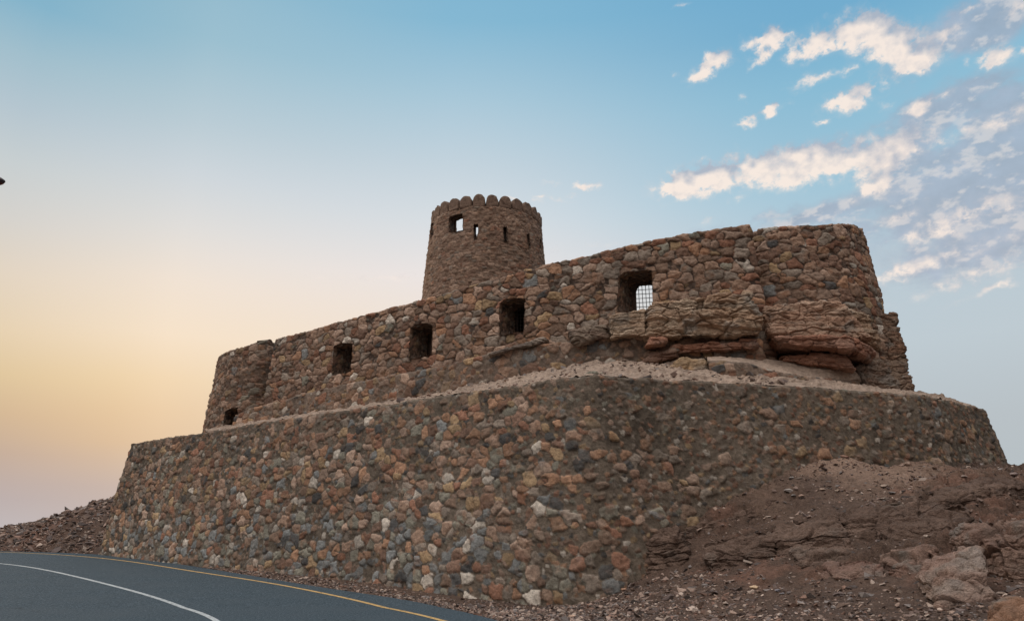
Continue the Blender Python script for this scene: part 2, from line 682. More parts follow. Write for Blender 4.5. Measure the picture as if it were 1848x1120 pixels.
# wrap both ends round behind
lw = [low_top[0] - nl * 9 - dl * .8, low_top[0] - nl * 4 - dl * .3, low_top[0] - nl * 1.2 + dl * 0.02, low_top[0] - nl * .25 + dl * .02]
rw = [low_top[-1] + np.array([.22, .5, 0]), low_top[-1] + np.array([.15, 1.6, 0]), low_top[-1] + np.array([-.8, 6, -.1]), low_top[-1] + np.array([-2.5, 11, -.2])]
low_path = lw + low_top + rw


def batter_curve(top, zbot, batter):
    """bottom curve of a battered wall: pushed outward below the top curve"""
    t = np.gradient(top[:, :2], axis=0)
    t = smooth1(t, 6)
    t /= np.linalg.norm(t, axis=1)[:, None] + 1e-9
    nr = np.stack([t[:, 1], -t[:, 0]], 1)
    b = top.copy()
    h = (top[:, 2] - zbot)
    b[:, :2] += nr * (np.asarray(batter) * h)[:, None]
    b[:, 2] = zbot
    return b


def survey(T, B, pix, s_off=0.0, frac=(0, 1)):
    """photo pixels -> (s, z) on the wall face between curves T and B"""
    L = np.concatenate([[0], np.cumsum(np.linalg.norm(np.diff(T[:, :2], axis=0), axis=1))]) + s_off
    i0, i1 = int(len(T) * frac[0]), int(len(T) * frac[1])
    k = np.linspace(0, 1, 400)[:, None, None]
    G = T[None, i0:i1] * (1 - k) + B[None, i0:i1] * k
    U, Vv = project(G)
    SS = np.broadcast_to(L[None, i0:i1], U.shape)
    r = []
    for (u, v) in pix:
        q = np.argmin((U - u) ** 2 + (Vv - v) ** 2)
        r.append((float(SS.ravel()[q]), float(G[..., 2].ravel()[q])))
    return r, L


def face_point(T, B, L, s, z):
    t = np.array([np.interp(s, L, T[:, k]) for k in range(3)])
    b = np.array([np.interp(s, L, B[:, k]) for k in range(3)])
    k = (t[2] - z) / (t[2] - b[2])
    p = t * (1 - k) + b * k
    e = 1e-2
    t2 = np.array([np.interp(s + .15, L, T[:, k]) - np.interp(s - .15, L, T[:, k]) for k in range(2)])
    t2 /= np.linalg.norm(t2) + 1e-9
    return p, np.array([t2[1], -t2[0], 0])


def reveal(name, T, B, L, poly, depth, narrow=(0, 0, 0, 0), parent=None, style=None, bumpy=.02):
    """lining of an opening: poly (s,z) at the front; narrow = (left,right,top,bottom) inset at the back. returns object, back polygon"""
    poly = np.array(poly)
    smin, smax = poly[:, 0].min(), poly[:, 0].max()
    zmin, zmax = poly[:, 1].min(), poly[:, 1].max()
    pts = []
    n = len(poly)
    for i in range(n):
        a, b = poly[i], poly[(i + 1) % n]
        m = max(1, int(np.linalg.norm(b - a) / .05))
        for q in range(m):
            pts.append(a + (b - a) * q / m)
    pts = np.array(pts)

    def shrink(p, k):
        fs = (p[:, 0] - smin) / (smax - smin)
        fz = (p[:, 1] - zmin) / (zmax - zmin)
        s = p[:, 0] + k * (narrow[0] * (1 - fs) - narrow[1] * fs)
        z = p[:, 1] + k * (narrow[3] * (1 - fz) - narrow[2] * fz)
        return np.stack([s, z], 1)
    nd = max(3, int(depth / .05))
    sc = (smin + smax) / 2
    _, nr = face_point(T, B, L, sc, (zmin + zmax) / 2)
    V = []
    Cc = []
    m = len(pts)
    per = np.concatenate([[0], np.cumsum(np.linalg.norm(np.diff(np.vstack([pts, pts[:1]]), axis=0), axis=1))])[:m]
    cen = np.array([sc, (zmin + zmax) / 2])
    for i in range(nd + 1):
        k = i / nd
        p = shrink(pts, k)
        rad = p - cen
        rad /= np.linalg.norm(rad, axis=1)[:, None]
        w = vnoise(per * 4, k * depth * 4, 0, 3) * bumpy + vnoise(per * 12, k * depth * 12, 0, 4) * bumpy * .4
        p2 = p + rad * (w + .012)[:, None]
        for (s, z) in p2:
            q, _n = face_point(T, B, L, s, z)
            V.append(q - nr * (k * depth) + nr * .045 * (1 - k))
    d, c = masonry(np.repeat(per[None], nd + 1, 0), np.repeat(np.linspace(0, depth, nd + 1)[:, None], m, 1), dict(style, cw=.35, ch=.25, mortar=(.045, .035, .029), show=.22))  # near-black mortar: shade of the deep opening put into the lining colour
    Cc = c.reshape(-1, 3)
    F = []
    for i in range(nd):
        for j in range(m):
            j2 = (j + 1) % m
            F.append((i * m + j, i * m + j2, (i + 1) * m + j2, (i + 1) * m + j))
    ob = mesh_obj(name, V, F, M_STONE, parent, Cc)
    return ob, shrink(poly, 1.0), nr


def bar_mesh(segs, r):
    """square-ish 6-sided bars between point pairs"""
    V, F = [], []
    for a, b in segs:
        a, b = Vector(a), Vector(b)
        d = (b - a).normalized()
        u = d.orthogonal().normalized()
        w = d.cross(u)
        o = len(V)
        for p in (a, b):
            for q in range(6):
                an = q * math.pi / 3
                V.append(tuple(p + (u * math.cos(an) + w * math.sin(an)) * r))
        for q in range(6):
            q2 = (q + 1) % 6
            F.append((o + q, o + q2, o + 6 + q2, o + 6 + q))
    return V, F


def grille(T, B, L, back, depth, nr, nv, nh, parent, r=.014):
    back = np.array(back)
    s0, s1 = back[:, 0].min(), back[:, 0].max()
    z0, z1 = back[:, 1].min(), back[:, 1].max()
    segs = []

    def P(s, z):
        q, _n = face_point(T, B, L, s, z)
        return q - nr * depth
    for i in range(1, nv + 1):
        s = s0 + (s1 - s0) * i / (nv + 1)
        segs.append((P(s, z0 - .03), P(s, z1 + .03)))
    for i in range(1, nh + 1):
        z = z0 + (z1 - z0) * i / (nh + 1)
        segs.append((P(s0 - .03, z) , P(s1 + .03, z)))
    V, F = bar_mesh(segs, r)
    return mesh_obj('window_grille', V, F, M_IRON, parent, None, False)


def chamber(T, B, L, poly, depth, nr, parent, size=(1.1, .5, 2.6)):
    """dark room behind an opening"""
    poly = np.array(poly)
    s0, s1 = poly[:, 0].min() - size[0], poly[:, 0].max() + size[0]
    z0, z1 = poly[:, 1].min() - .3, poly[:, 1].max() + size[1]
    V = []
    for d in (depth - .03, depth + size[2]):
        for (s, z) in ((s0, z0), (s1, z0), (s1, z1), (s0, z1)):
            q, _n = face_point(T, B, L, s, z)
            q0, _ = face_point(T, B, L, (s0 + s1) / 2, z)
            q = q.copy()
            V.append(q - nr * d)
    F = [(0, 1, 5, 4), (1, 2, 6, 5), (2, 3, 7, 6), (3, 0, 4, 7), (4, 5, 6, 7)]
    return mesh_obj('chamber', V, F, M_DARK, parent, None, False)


# ------------------------------------------------------------------ lower retaining wall
LP, _ = resample(low_path, .030, smooth=False)
LP = np.column_stack([smooth1(LP[:, :2], 3), LP[:, 2]])
uu, vv = project(LP)
i_corner = int(np.argmin(np.abs(uu - 1082) + 1000 * (LP[:, 1] > 30)))
i_left = int(np.argmin(np.linalg.norm(LP - low_top[0], axis=1)))
i_right = int(np.argmin(np.linalg.norm(LP - low_top[-1], axis=1)))
idx = np.arange(len(LP))


def densify(T, B, ds):
    """even spacing by the longer of the two edges, so fans at corners keep enough columns"""
    d = np.maximum(np.linalg.norm(np.diff(T[:, :2], axis=0), axis=1), np.linalg.norm(np.diff(B[:, :2], axis=0), axis=1))
    c = np.concatenate([[0], np.cumsum(d)])
    q = np.linspace(0, c[-1], int(c[-1] / ds) + 1)
    f = lambda A: np.stack([np.interp(q, c, A[:, k]) for k in range(3)], 1)
    return f(T), f(B), np.interp(q, c, np.arange(len(T)))


BAT = np.interp(idx, [0, i_left - 40, i_left, i_left + 260, i_corner - 150, i_corner + 150, len(LP)], [.08, .09, .12, .20, .25, .21, .155])
LB = batter_curve(LP, -.45, BAT)
LP, LB, _old = densify(LP, LB, .030)
i_corner = int(np.argmin(np.abs(_old - i_corner)))
i_left = int(np.argmin(np.abs(_old - i_left)))
LL = np.concatenate([[0], np.cumsum(np.linalg.norm(np.diff(LP[:, :2], axis=0), axis=1))])
S_COR, S_LEFT = LL[i_corner], LL[i_left]


def low_weights(S, H):
    low = sstep(3.6, .8, H + fbm(S * .25, H * .4, 0, 2, 5) * 1.2)
    left = sstep(S_COR + 3, S_COR - 6, S)
    b = low * left
    return {'rust': .12 * (1 - .5 * b), 'orange': .17 * (1 - .65 * b), 'ochre': .11 * (1 - .6 * b), 'pink': .13 * (1 - .4 * b), 'umber': .17, 'brown': .11, 'grey': .16,
            'green': .07 + .12 * b, 'blue': .035 + .30 * b, 'dark': .06, 'pale': .05 + .08 * b}


def low_bury(S, H):
    """share of stones lost under mortar"""
    top = sstep(4.4, 6.0, H)
    right = sstep(S_COR - 3.0, S_COR + 1.0, S)
    return np.clip(.16 + .55 * top * (.5 + .5 * right) + .42 * right - .15 * (fbm(S * .4, H * .4, 0, 2, 8)), 0, .85)


def low_veil(S, H):
    right = sstep(S_COR - 5, S_COR + .5, S)
    top = sstep(4.0, 6.1, H)
    n = fbm(S * 1.1, H * 1.1, 0, 4, 21)
    return np.clip(sstep(-.1, .5, n) * (.25 + .5 * right + .35 * top) + .15 * right + .35 * sstep(5.7, 6.15, H), 0, .9)


ST_LOW = dict(seed=11, cw=.39, ch=.305, size=1.04, amp=.062, bury=1.0, buryf=low_bury, bury2=.5, weights=low_weights, mortar=(.125, .101, .079), veil=low_veil, wave=.06,
 capcol=(.24, .185, .145))

low_wall, LINFO = wall_mesh('retaining_wall', LP, LB, M_STONE, ST_LOW, ds=.030, thick=1.0, capn=8, back=4.6, anchor=i_corner)
tag(low_wall, 'long battered rubble stone retaining wall rising from the road verge around a blunt corner', 'wall')

# ------------------------------------------------------------------ terrain


def poly_sd(x, y, path):
    """signed plan distance to an open path, positive on the outer (right-hand) side"""
    best = np.full(x.shape, 1e9)
    sg = np.zeros(x.shape)
    for i in range(len(path) - 1):
        ax, ay = path[i][:2]
        bx, by = path[i + 1][:2]
        ex, ey = bx - ax, by - ay
        l2 = ex * ex + ey * ey
        t = np.clip(((x - ax) * ex + (y - ay) * ey) / l2, 0, 1)
        dx, dy = x - ax - t * ex, y - ay - t * ey
        d = dx * dx + dy * dy
        m = d < best
        best = np.where(m, d, best)
        cr = dx * ey - dy * ex
        sg = np.where(m, np.sign(cr), sg)
    return np.sqrt(best) * sg


LPc = LP[::30]


def hit_wall(u, v):
    d = ray(u, v)
    t = np.linspace(12, 60, 1500)
    p = d[None] * t[:, None] + np.array([0, 0, CAM_Z])
    bt = float(np.interp(u, [200, 480, 1000, 1400, 1800], [.125, .21, .23, .20, .16]))
    g = poly_sd(p[:, 0], p[:, 1], LPc) - bt * (LOW_Z - p[:, 2])
    i = np.where(g < 0)[0]
    return p[i[0]] if len(i) else p[-1]


CP = []
base_pix = [(199, 993), (260, 1005), (322, 1015), (455, 1029), (560, 1040), (663, 1049), (750, 1063), (835, 1076), (910, 1087), (985, 1096), (1050, 1090), (1100, 1076), (1150, 1048), (1200, 1000), (1250, 955), (1290, 925),
            (1340, 880), (1400, 838), (1460, 822), (1530, 813), (1650, 822), (1730, 832), (1795, 843)]
for (u, v) in base_pix:
    CP.append(hit_wall(u, v))
asp_pix = [(900, 1120), (808, 1095), (700, 1076), (600, 1062), (455, 1038), (303, 1014), (200, 1001), (100, 996), (0, 993)]
for (u, v) in asp_pix:
    p = PR(u, v)
    CP.append(p + np.array([0, 0, .03]))
for a in [(1848, 852, 27.6), (1400, 1000, 18.2), (1400, 920, 20.8), (1400, 875, 22.3), (1500, 840, 23.8), (1600, 1000, 16.6), (1600, 920, 19.6), (1600, 865, 22.5), (1700, 850, 24.6), (1750, 950, 17.2),
          (1750, 885, 20.6), (1848, 905, 20), (1848, 1000, 14.6), (1300, 1050, 17.8), (1200, 1085, 17.3), (1270, 1010, 19.6), (1400, 1105, 14.8), (1600, 1100, 13.2), (1750, 1095, 12.2),
          (1100, 1105, 17.2), (980, 1112, 17.2), (210, 893, 52), (100, 932, 54), (0, 963, 56), (150, 940, 48), (60, 960, 50), (-150, 985, 60), (-400, 1000, 60)]:
    CP.append(PY(*a))
for p in [(0, 0, 0), (0, 8, 0), (-8, 8, 0), (6, 6, 0), (12, 6, .3), (20, 9, 1.2), (28, 15, 2.6), (30, 24, 3.4), (24, 30, 3.9), (-20, 12, 0), (-20, 22, .1), (-34, 28, .3), (-45, 35, .6), (-60, 20, 0),
          (0, 62, 6), (15, 48, 5.2), (24, 40, 4.2), (-15, 60, 6), (-24, 46, 3.9), (-22.5, 41, 2.2), (-30, 70, 4), (20, 70, 4), (45, 45, 2), (60, 20, 1), (0, -30, 0), (40, -20, 0), (-40, -20, 0), (-80, 60, -1), (0, 100, 2), (60, 80, 0), (-60, 100, -1)]:
    CP.append(np.array(p, float))
CP = np.array(CP)
_D = np.linalg.norm(CP[:, None, :2] - CP[None, :, :2], axis=2)
_n = len(CP)
_A = np.zeros((_n + 3, _n + 3))
_A[:_n, :_n] = _D - np.eye(_n) * .02
_A[:_n, _n] = 1
_A[:_n, _n + 1:] = CP[:, :2]
_A[_n, :_n] = 1
_A[_n + 1:, :_n] = CP[:, :2].T
RW = np.linalg.lstsq(_A, np.concatenate([CP[:, 2], np.zeros(3)]), rcond=None)[0]


def rbf(x, y):
    r = RW[_n] + RW[_n + 1] * x + RW[_n + 2] * y
    for i in range(_n):
        r = r + RW[i] * np.sqrt((x - CP[i, 0]) ** 2 + (y - CP[i, 1]) ** 2 + .16)
    return r


# road outline in plan
def ext(pts, a, b):
    pts = [np.array(p[:2]) for p in pts]
    d0 = pts[0] - pts[1]
    d0 /= np.linalg.norm(d0)
    d1 = pts[-1] - pts[-2]
    d1 /= np.linalg.norm(d1)
    return [pts[0] + d0 * a] + pts + [pts[-1] + d1 * b]


asp = [PR(u, v) for (u, v) in asp_pix]
asp_p = [np.array((5.0, 3.5)), np.array((2.2, 10.5))] + [p[:2] for p in asp] + [np.array((-33, 41.5)), np.array((-45, 41.5)), np.array((-70, 37))]
EDGE, _ = resample(np.array([(p[0], p[1], 0) for p in asp_p]), .25)
EDGE[:, :2] = smooth1(EDGE[:, :2], 14)
yel_pix = [(800, 1119), (700, 1096), (606, 1074.5), (530, 1059), (455, 1046), (379, 1035), (303, 1023), (227, 1011.5), (151, 1003.5), (76, 998.5), (0, 995.2)]
yel_p = [np.array((4.0, 2.5)), np.array((1.0, 10.5))] + [PR(u, v)[:2] for (u, v) in yel_pix] + [np.array((-33, 40.5)), np.array((-45, 40.4)), np.array((-70, 36))]
YEL, _ = resample(np.array([(p[0], p[1], 0) for p in yel_p]), .25)
YEL[:, :2] = smooth1(YEL[:, :2], 14)
whi_pix = [(410, 1120), (379, 1107), (303, 1083), (227, 1062), (151, 1043), (76, 1026), (0, 1015)]
whi_p = [np.array((0.2, 1.0)), np.array((-3.0, 9.0))] + [PR(u, v)[:2] for (u, v) in whi_pix] + [np.array((-27, 34.8)), np.array((-35, 35.8)), np.array((-46, 35.6)), np.array((-70, 31))]
WHI, _ = resample(np.array([(p[0], p[1], 0) for p in whi_p]), .25)
WHI[:, :2] = smooth1(WHI[:, :2], 26)


def off_curve(c, d):
    t = np.gradient(c[:, :2], axis=0)
    t = smooth1(t, 8)
    t /= np.linalg.norm(t, axis=1)[:, None]
    r = c.copy()
    r[:, 0] += -t[:, 1] * d
    r[:, 1] += t[:, 0] * d
    return r


LEFT = off_curve(WHI, 4.6)       # walking away and left, the far lane lies on the left-hand side
road_poly = [tuple(p[:2]) for p in EDGE[::4]] + [tuple(p[:2]) for p in LEFT[::-4]]
in_poly = [tuple(p[:2]) for p in LP[::40]]


def hit_rbf(u, v):
    d = ray(u, v)
    t = np.linspace(9, 34, 900)
    p = d[None] * t[:, None] + np.array([0, 0, CAM_Z])
    g = p[:, 2] - rbf(p[:, 0], p[:, 1])
    i = np.where(g < 0)[0]
    return p[i[0]] if len(i) else p[-1]


RIDGES = []
for (px, hgt, wid) in [
    ([(1400, 903), (1326, 923), (1273, 942), (1205, 962), (1165, 985)], .30, .8),
    ([(1848, 876), (1754, 886), (1686, 901), (1652, 919), (1565, 932), (1477, 953), (1409, 966), (1337, 981), (1280, 990)], .34, .9),
    ([(1848, 905), (1760, 925), (1690, 950), (1600, 962), (1520, 985)], .20, .6),
    ([(1790, 962), (1700, 985), (1600, 1003), (1490, 1030), (1420, 1040)], .22, .6),
    ([(1848, 862), (1760, 868), (1690, 880), (1640, 893)], .14, .5),
    ([(1400, 930), (1350, 945), (1300, 958), (1250, 985)], .14, .5),
]:
    RIDGES.append(([tuple(hit_rbf(u, v)[:2]) for (u, v) in px], hgt, wid))


def terrain_z(x, y, detail=True):
    z = rbf(x, y)
    far = sstep(80, 220, np.hypot(x, y - 20))
    z = z * (1 - far) - 1.5 * far
    if detail:
        dr = poly_sd(x, y, [tuple(p[:2]) for p in EDGE[::6]])
        off = sstep(.1, 2.0, np.abs(dr))
        right = sstep(2.5, 6.5, x) * sstep(44, 32, y) * sstep(0.15, 1.0, z)
        # bedding ledges of the shaly hillside: surveyed crests with a broken face on the downhill side
        wob = .30 * fbm(x * .8, y * .8, 0, 4, 3, .6) + .06 * fbm(x * 5, y * 5, 0, 3, 5)
        rubb = 0 * x
        for (line, hgt, wid) in RIDGES:
            sd2 = -poly_sd(x, y, line) + wob              # positive = downhill side
            ends = np.minimum(np.hypot(x - line[0][0], y - line[0][1]), np.hypot(x - line[-1][0], y - line[-1][1]))
            env = sstep(0, 1.0, ends) * sstep(2.6, 1.2, np.abs(sd2))
            h_ = hgt * .75 * (1 + .6 * fbm(x * .7, y * .7, 0, 2, 8))
            z = z + env * h_ * np.where(sd2 < 0, sstep(-wid * 1.6, 0, sd2), 1 - sstep(0, .16, sd2) * 1.35 + .35 * sstep(.16, wid * 1.5, sd2))
            rubb = np.maximum(rubb, env * sstep(-.15, .1, sd2) * sstep(wid * 1.5, .2, sd2))
        w = z - .10 * x + .05 * y + .8 * fbm(x * .5, y * .5, 0, 4, 13)
        t2 = w / .17
        fr2 = t2 - np.floor(t2)
        rough = right * sstep(-.05, .4, fbm(x * .35, y * .45, 0, 3, 9) + .3 * sstep(12, 16, x) - .5 * sstep(3.3, 4.0, z) * sstep(14, 11, x))
        rubb = np.maximum(rubb, rough * .7) * right
        z = z + (sstep(.45, .95, fr2) - fr2) * .15 * rubb
        q1, q2, q3 = worley(x * 3.3 + .5 * wob, y * 3.3, z * 4, 401)
        z = z + rubb * ((q3 - .45) * .28 - .12 * np.exp(-(q2 / .12) ** 2))
        q1, q2, q3 = worley(x * 8, y * 8, z * 9, 411)
        z = z + right * (.3 + .7 * rubb) * ((q3 - .5) * .09 - .05 * np.exp(-(q2 / .15) ** 2))
        z = z + right * (.13 * fbm(x * .9, y * .9, 0, 4, 6) + .05 * fbm(x * 3.3, y * 3.3, 0, 4, 7, .6))
        hill = sstep(-18, -22, x) * sstep(.2, 1.2, dr)
        z = z + hill * ((np.abs(fbm(x * 1.1 + y * .3, y * 1.1, 0, 4, 17)) - .1) * .55 + .35 * fbm(x * .35, y * .35, 0, 3, 18)) * sstep(.8, 1.8, z)
        z = z + off * (.035 * fbm(x * 4, y * 4, 0, 4, 11) + .02 * fbm(x * 13, y * 13, 0, 2, 12))
    ins = inside(x, y, in_poly)
    if np.any(ins):
        d = np.where(ins, np.abs(poly_sd(x, y, in_poly[::1])), 0)
        zi = 5.6 + np.clip(d - 1, 0, 20) * .16
        m = sstep(.25, .8, d) * ins
        z = z * (1 - m) + zi * m
    return z


def axis(spec):
    out = [spec[0][0]]
    for (a, b, n) in spec:
        out += list(np.linspace(a, b, n + 1)[1:])
    return np.array(out)


gx = axis([(-4000, -400, 8), (-400, -90, 12), (-90, -46, 20), (-46, -14, 260), (-14, -2, 140), (-2, 20, 430), (20, 30, 60), (30, 90, 30), (90, 400, 12), (400, 4000, 8)])
gy = axis([(-4000, -400, 8), (-400, -60, 10), (-60, 5, 20), (5, 11, 50), (11, 29, 390), (29, 62, 260), (62, 100, 20), (100, 400, 12), (400, 5000, 8)])
GX, GY = np.meshgrid(gx, gy)
GZ = terrain_z(GX, GY)
inroad = inside(GX, GY, road_poly)
dr_ = np.abs(poly_sd(GX, GY, [p for p in road_poly] + [road_poly[0]]))
mr = np.where(inroad, 1.0, sstep(.35, 0, dr_))
zr = road_z(GY)
GZ = np.where(inroad, zr - .10, GZ * (1 - mr) + (zr - .02) * mr)


def ground_at(x, y):
    i = np.clip(np.searchsorted(gx, x) - 1, 0, len(gx) - 2)
    j = np.clip(np.searchsorted(gy, y) - 1, 0, len(gy) - 2)
    fx = (x - gx[i]) / (gx[i + 1] - gx[i])
    fy = (y - gy[j]) / (gy[j + 1] - gy[j])
    return (GZ[j, i] * (1 - fx) + GZ[j, i + 1] * fx) * (1 - fy) + (GZ[j + 1, i] * (1 - fx) + GZ[j + 1, i + 1] * fx) * fy


def hit_ground(u, v, t0=8, t1=75):
    d = ray(u, v)
    t = np.linspace(t0, t1, 6000)
    p = d[None] * t[:, None] + np.array([0, 0, CAM_Z])
    g = p[:, 2] - ground_at(p[:, 0], p[:, 1])
    i = np.where(g < 0)[0]
    return p[i[0]] if len(i) else None


def ground_col(x, y, z):
    n1 = fbm(x * .35, y * .35, 0, 4, 31)[..., None]
    n2 = fbm(x * 2.5, y * 2.5, z * 2.5, 4, 32)[..., None]
    n3 = fbm(x * 9, y * 9, 0, 3, 33)[..., None]
    soil = np.array((.110, .073, .056))
    pale = np.array((.36, .25, .19))
    darkc = np.array((.070, .049, .041))
    red = np.array((.20, .105, .075))
    c = soil * (1 + .35 * n2 + .25 * n3)
    # pale dusty crown of the mound under the right-hand wall
    k = np.exp(-(((x - 10.2) / 3.2) ** 2 + ((y - 22.8) / 2.0) ** 2))[..., None] * .85
    c = c * (1 - k) + pale * (1 + .2 * n2 + .2 * n3) * k
    k = sstep(.05, .5, n1 + .35 * n2)
    c = c * (1 - k * .65) + darkc * (1 + .3 * n3) * k * .65
    k = sstep(.15, .55, -n1 + .5 * n2)
    c = c * (1 - k * .5) + red * (1 + .3 * n3) * k * .5
    return np.clip(c, .02, .6)


GC = ground_col(GX, GY, GZ)
ground = mesh_obj('ground', np.stack([GX, GY, GZ], -1), grid_faces(len(gy), len(gx))[:, ::-1], M_GROUND, None, GC.reshape(-1, 3))
tag(ground, kind='structure')

# ------------------------------------------------------------------ road


def strip_between(A, B_, n, zoff):
    V = []
    for i in range(len(A)):
        for j in range(n + 1):
            p = A[i] * (1 - j / n) + B_[i] * (j / n)
            V.append((p[0], p[1], float(road_z(p[1])) + zoff))
    return V


def road_col(b, P, base):
    f = b.noise(P, 17, 7, .85)
    f2 = b.noise(P, 90, 2, .6)
    g = b.noise(P, .6, 5, .65)
    c = b.ramp(b.math('ADD', b.math('MULTIPLY', f, .6), b.math('MULTIPLY', f2, .4)), [(.38, (.012, .018, .021)), (.5, (.036, .057, .074)), (.60, (.14, .18, .215))])
    c = b.mix(b.maprange(g, .35, .7), c, b.mix(.45, c, (.062, .082, .098)))
    vo = b.n('ShaderNodeTexVoronoi', feature='DISTANCE_TO_EDGE')
    wv = b.vmath('ADD', P, b.noise(P, 1.3, 4, .6, 0, 'Color'))
    b.link(wv, vo.inputs['Vector'])
    vo.inputs['Scale'].default_value = .22
    ck = b.math('MULTIPLY', b.maprange(vo.outputs['Distance'], .004, .0, 0, 1), b.maprange(b.noise(P, .35, 2, .5), .5, .62))
    c = b.mix(b.math('MULTIPLY', ck, .8), c, (.012, .014, .015))
    return c


M_ROAD = surf_mat('asphalt', .95, .5, (120, 300), False, road_col, .08, .006)
nE = len(EDGE)
LEFT_r = np.stack([np.interp(np.linspace(0, 1, nE), np.linspace(0, 1, len(LEFT)), LEFT[:, k]) for k in range(3)], 1)
RV = strip_between(EDGE, LEFT_r, 24, 0.0)
road = mesh_obj('road', RV, grid_faces(nE, 25), M_ROAD)
tag(road, kind='structure')


def paint_col(rgb):
    def fn(b, P, base):
        n = b.noise(P, 8, 7, .8)
        return b.ramp(n, [(.36, tuple(c * .22 for c in rgb)), (.50, rgb), (.8, tuple(min(1, c * 1.1) for c in rgb))])
    return fn


M_YEL = surf_mat('yellow_paint', .8, .3, (60, 200), False, paint_col((.50, .34, .15)), .1, .004)
M_WHI = surf_mat('white_paint', .8, .3, (60, 200), False, paint_col((.42, .46, .48)), .1, .004)
for nm, c, m in (('yellow_line', YEL, M_YEL), ('white_line', WHI, M_WHI)):
    a, b_ = off_curve(c, -.065), off_curve(c, .065)
    V = strip_between(a, b_, 2, .006)
    tag(mesh_obj(nm, V, grid_faces(len(c), 3), m), kind='structure')

# ------------------------------------------------------------------ clouds: a high layer far beyond everything
# (u, v, half width, half height, tilt in degrees, strength)
PUFFS = [
    (1292, 108, 26, 12, 8, .9), (1265, 136, 20, 11, 15, .8), (1388, 72, 34, 15, 0, 1), (1375, 98, 20, 10, 20, .7), (1470, 82, 36, 22, 10, 1),
    (1430, 100, 16, 9, 30, .6), (1360, 118, 13, 6, 20, .5), (1560, 52, 44, 26, -12, 1.15), (1610, 78, 50, 28, -15, 1.15), (1655, 106, 36, 18, -5, 1.1),
    (1700, 72, 46, 20, 15, .55), (1755, 12, 20, 6, 15, .6), (1795, 98, 26, 18, 15, .9), (1842, 92, 14, 7, 0, .6), (1835, 15, 40, 16, 20, .4),
    (1744, 112, 8, 10, 0, .4), (1475, 142, 48, 9, 6, .55), (1535, 128, 14, 6, 0, .5), (1545, 172, 50, 15, 12, 1), (1510, 188, 22, 12, 0, .7),
    (1605, 190, 14, 9, 0, .4), (1395, 198, 22, 7, 14, .8), (1352, 218, 24, 7, 12, .8), (1485, 220, 11, 5, 0, .6), (1338, 174, 11, 7, -20, .5),
    (1218, 135, 10, 5, 0, .3), (1228, 8, 14, 5, 0, .4), (1245, 325, 46, 20, 12, 1.1), (1300, 315, 40, 20, 20, 1), (1225, 345, 40, 13, -8, .8),
    (1360, 305, 50, 18, 15, .9), (1440, 300, 60, 26, 8, 1.1), (1510, 285, 50, 24, 10, 1.1), (1600, 278, 60, 26, 15, 1.05), (1650, 250, 50, 18, 25, .6),
    (1330, 355, 14, 8, 30, .4), (1480, 265, 20, 8, 0, .6), (1658, 200, 28, 10, 25, .85), (1700, 175, 20, 7, 25, .5), (1785, 155, 14, 6, 0, .4),
    (1810, 215, 50, 18, 5, .5), (1740, 232, 20, 8, 0, .55), (1695, 256, 22, 8, 0, .6), (1590, 325, 44, 18, 20, .85), (1562, 335, 20, 12, 0, .7),
    (1640, 345, 50, 14, 8, .35), (1740, 385, 90, 22, 5, .5), (1700, 415, 90, 18, 6, .5), (1625, 390, 60, 12, 10, .4), (1800, 370, 50, 14, 0, .35), (1732, 297, 16, 5, 0, .5),
    (1640, 482, 120, 16, 10, .5), (1740, 500, 120, 12, 12, .5), (1790, 520, 70, 8, 14, .45), (1600, 505, 30, 10, 0, .4),
    (1740, 455, 120, 14, 8, .4), (1820, 480, 60, 14, 8, .45), (1275, 398, 18, 5, 0, .35),
    (1055, 336, 20, 6, -4, .6), (995, 331, 14, 4, 0, .4), (992, 360, 26, 5, -8, .55), (916, 359, 13, 5, 0, .6), (960, 366, 16, 5, 0, .35), (1030, 352, 12, 3, 0, .3),
    (1090, 437, 40, 6, 0, .3), (988, 450, 26, 5, 0, .33), (985, 470, 24, 5, -10, .25), (650, 503, 90, 5, 3, .30), (720, 498, 30, 5, 10, .3), (560, 500, 60, 4, -4, .22),
]
VEILS = [
    (1720, 60, 110, 30, 20, .75), (1820, 30, 90, 34, 22, .8), (1660, 215, 60, 22, 30, .75), (1720, 190, 80, 26, 22, .7), (1810, 200, 90, 46, 10, .85), (1800, 260, 110, 40, 5, .6),
    (1560, 255, 90, 18, 12, .55), (1440, 280, 90, 14, 10, .4), (1620, 300, 70, 26, 10, .6), (1700, 350, 130, 50, 8, .85), (1830, 350, 90, 60, 0, .85), (1640, 395, 150, 26, 6, .65),
    (1780, 430, 140, 40, 6, .75), (1480, 388, 170, 13, 9, .55), (1340, 402, 110, 8, 6, .4), (1700, 480, 150, 20, 8, .5), (1960, 120, 90, 50, 20, .8), (2000, 330, 120, 80, 10, .8), (2050, 480, 150, 40, 10, .5),
]


def blobs(A, E_, lst, pad=1.3):
    tot = np.zeros(A.shape)
    for (u, v, a, h, tilt, st) in lst:
        az0, el0 = azel(u, v)
        sa = abs(azel(u + a * pad, v)[0] - az0)
        se = abs(azel(u, v - h * pad)[1] - el0)
        t = math.radians(tilt)
        k = sa / (a * pad)
        dx, dy = (A - az0) / k, (E_ - el0) / (se / (h * pad))
        rx = (dx * math.cos(t) + dy * math.sin(t)) / (a * pad)
        ry = (-dx * math.sin(t) + dy * math.cos(t)) / (h * pad)
        e = np.exp(-(rx * rx + ry * ry)) * st
        tot = np.maximum(tot, e) + .35 * np.minimum(tot, e)
    return tot


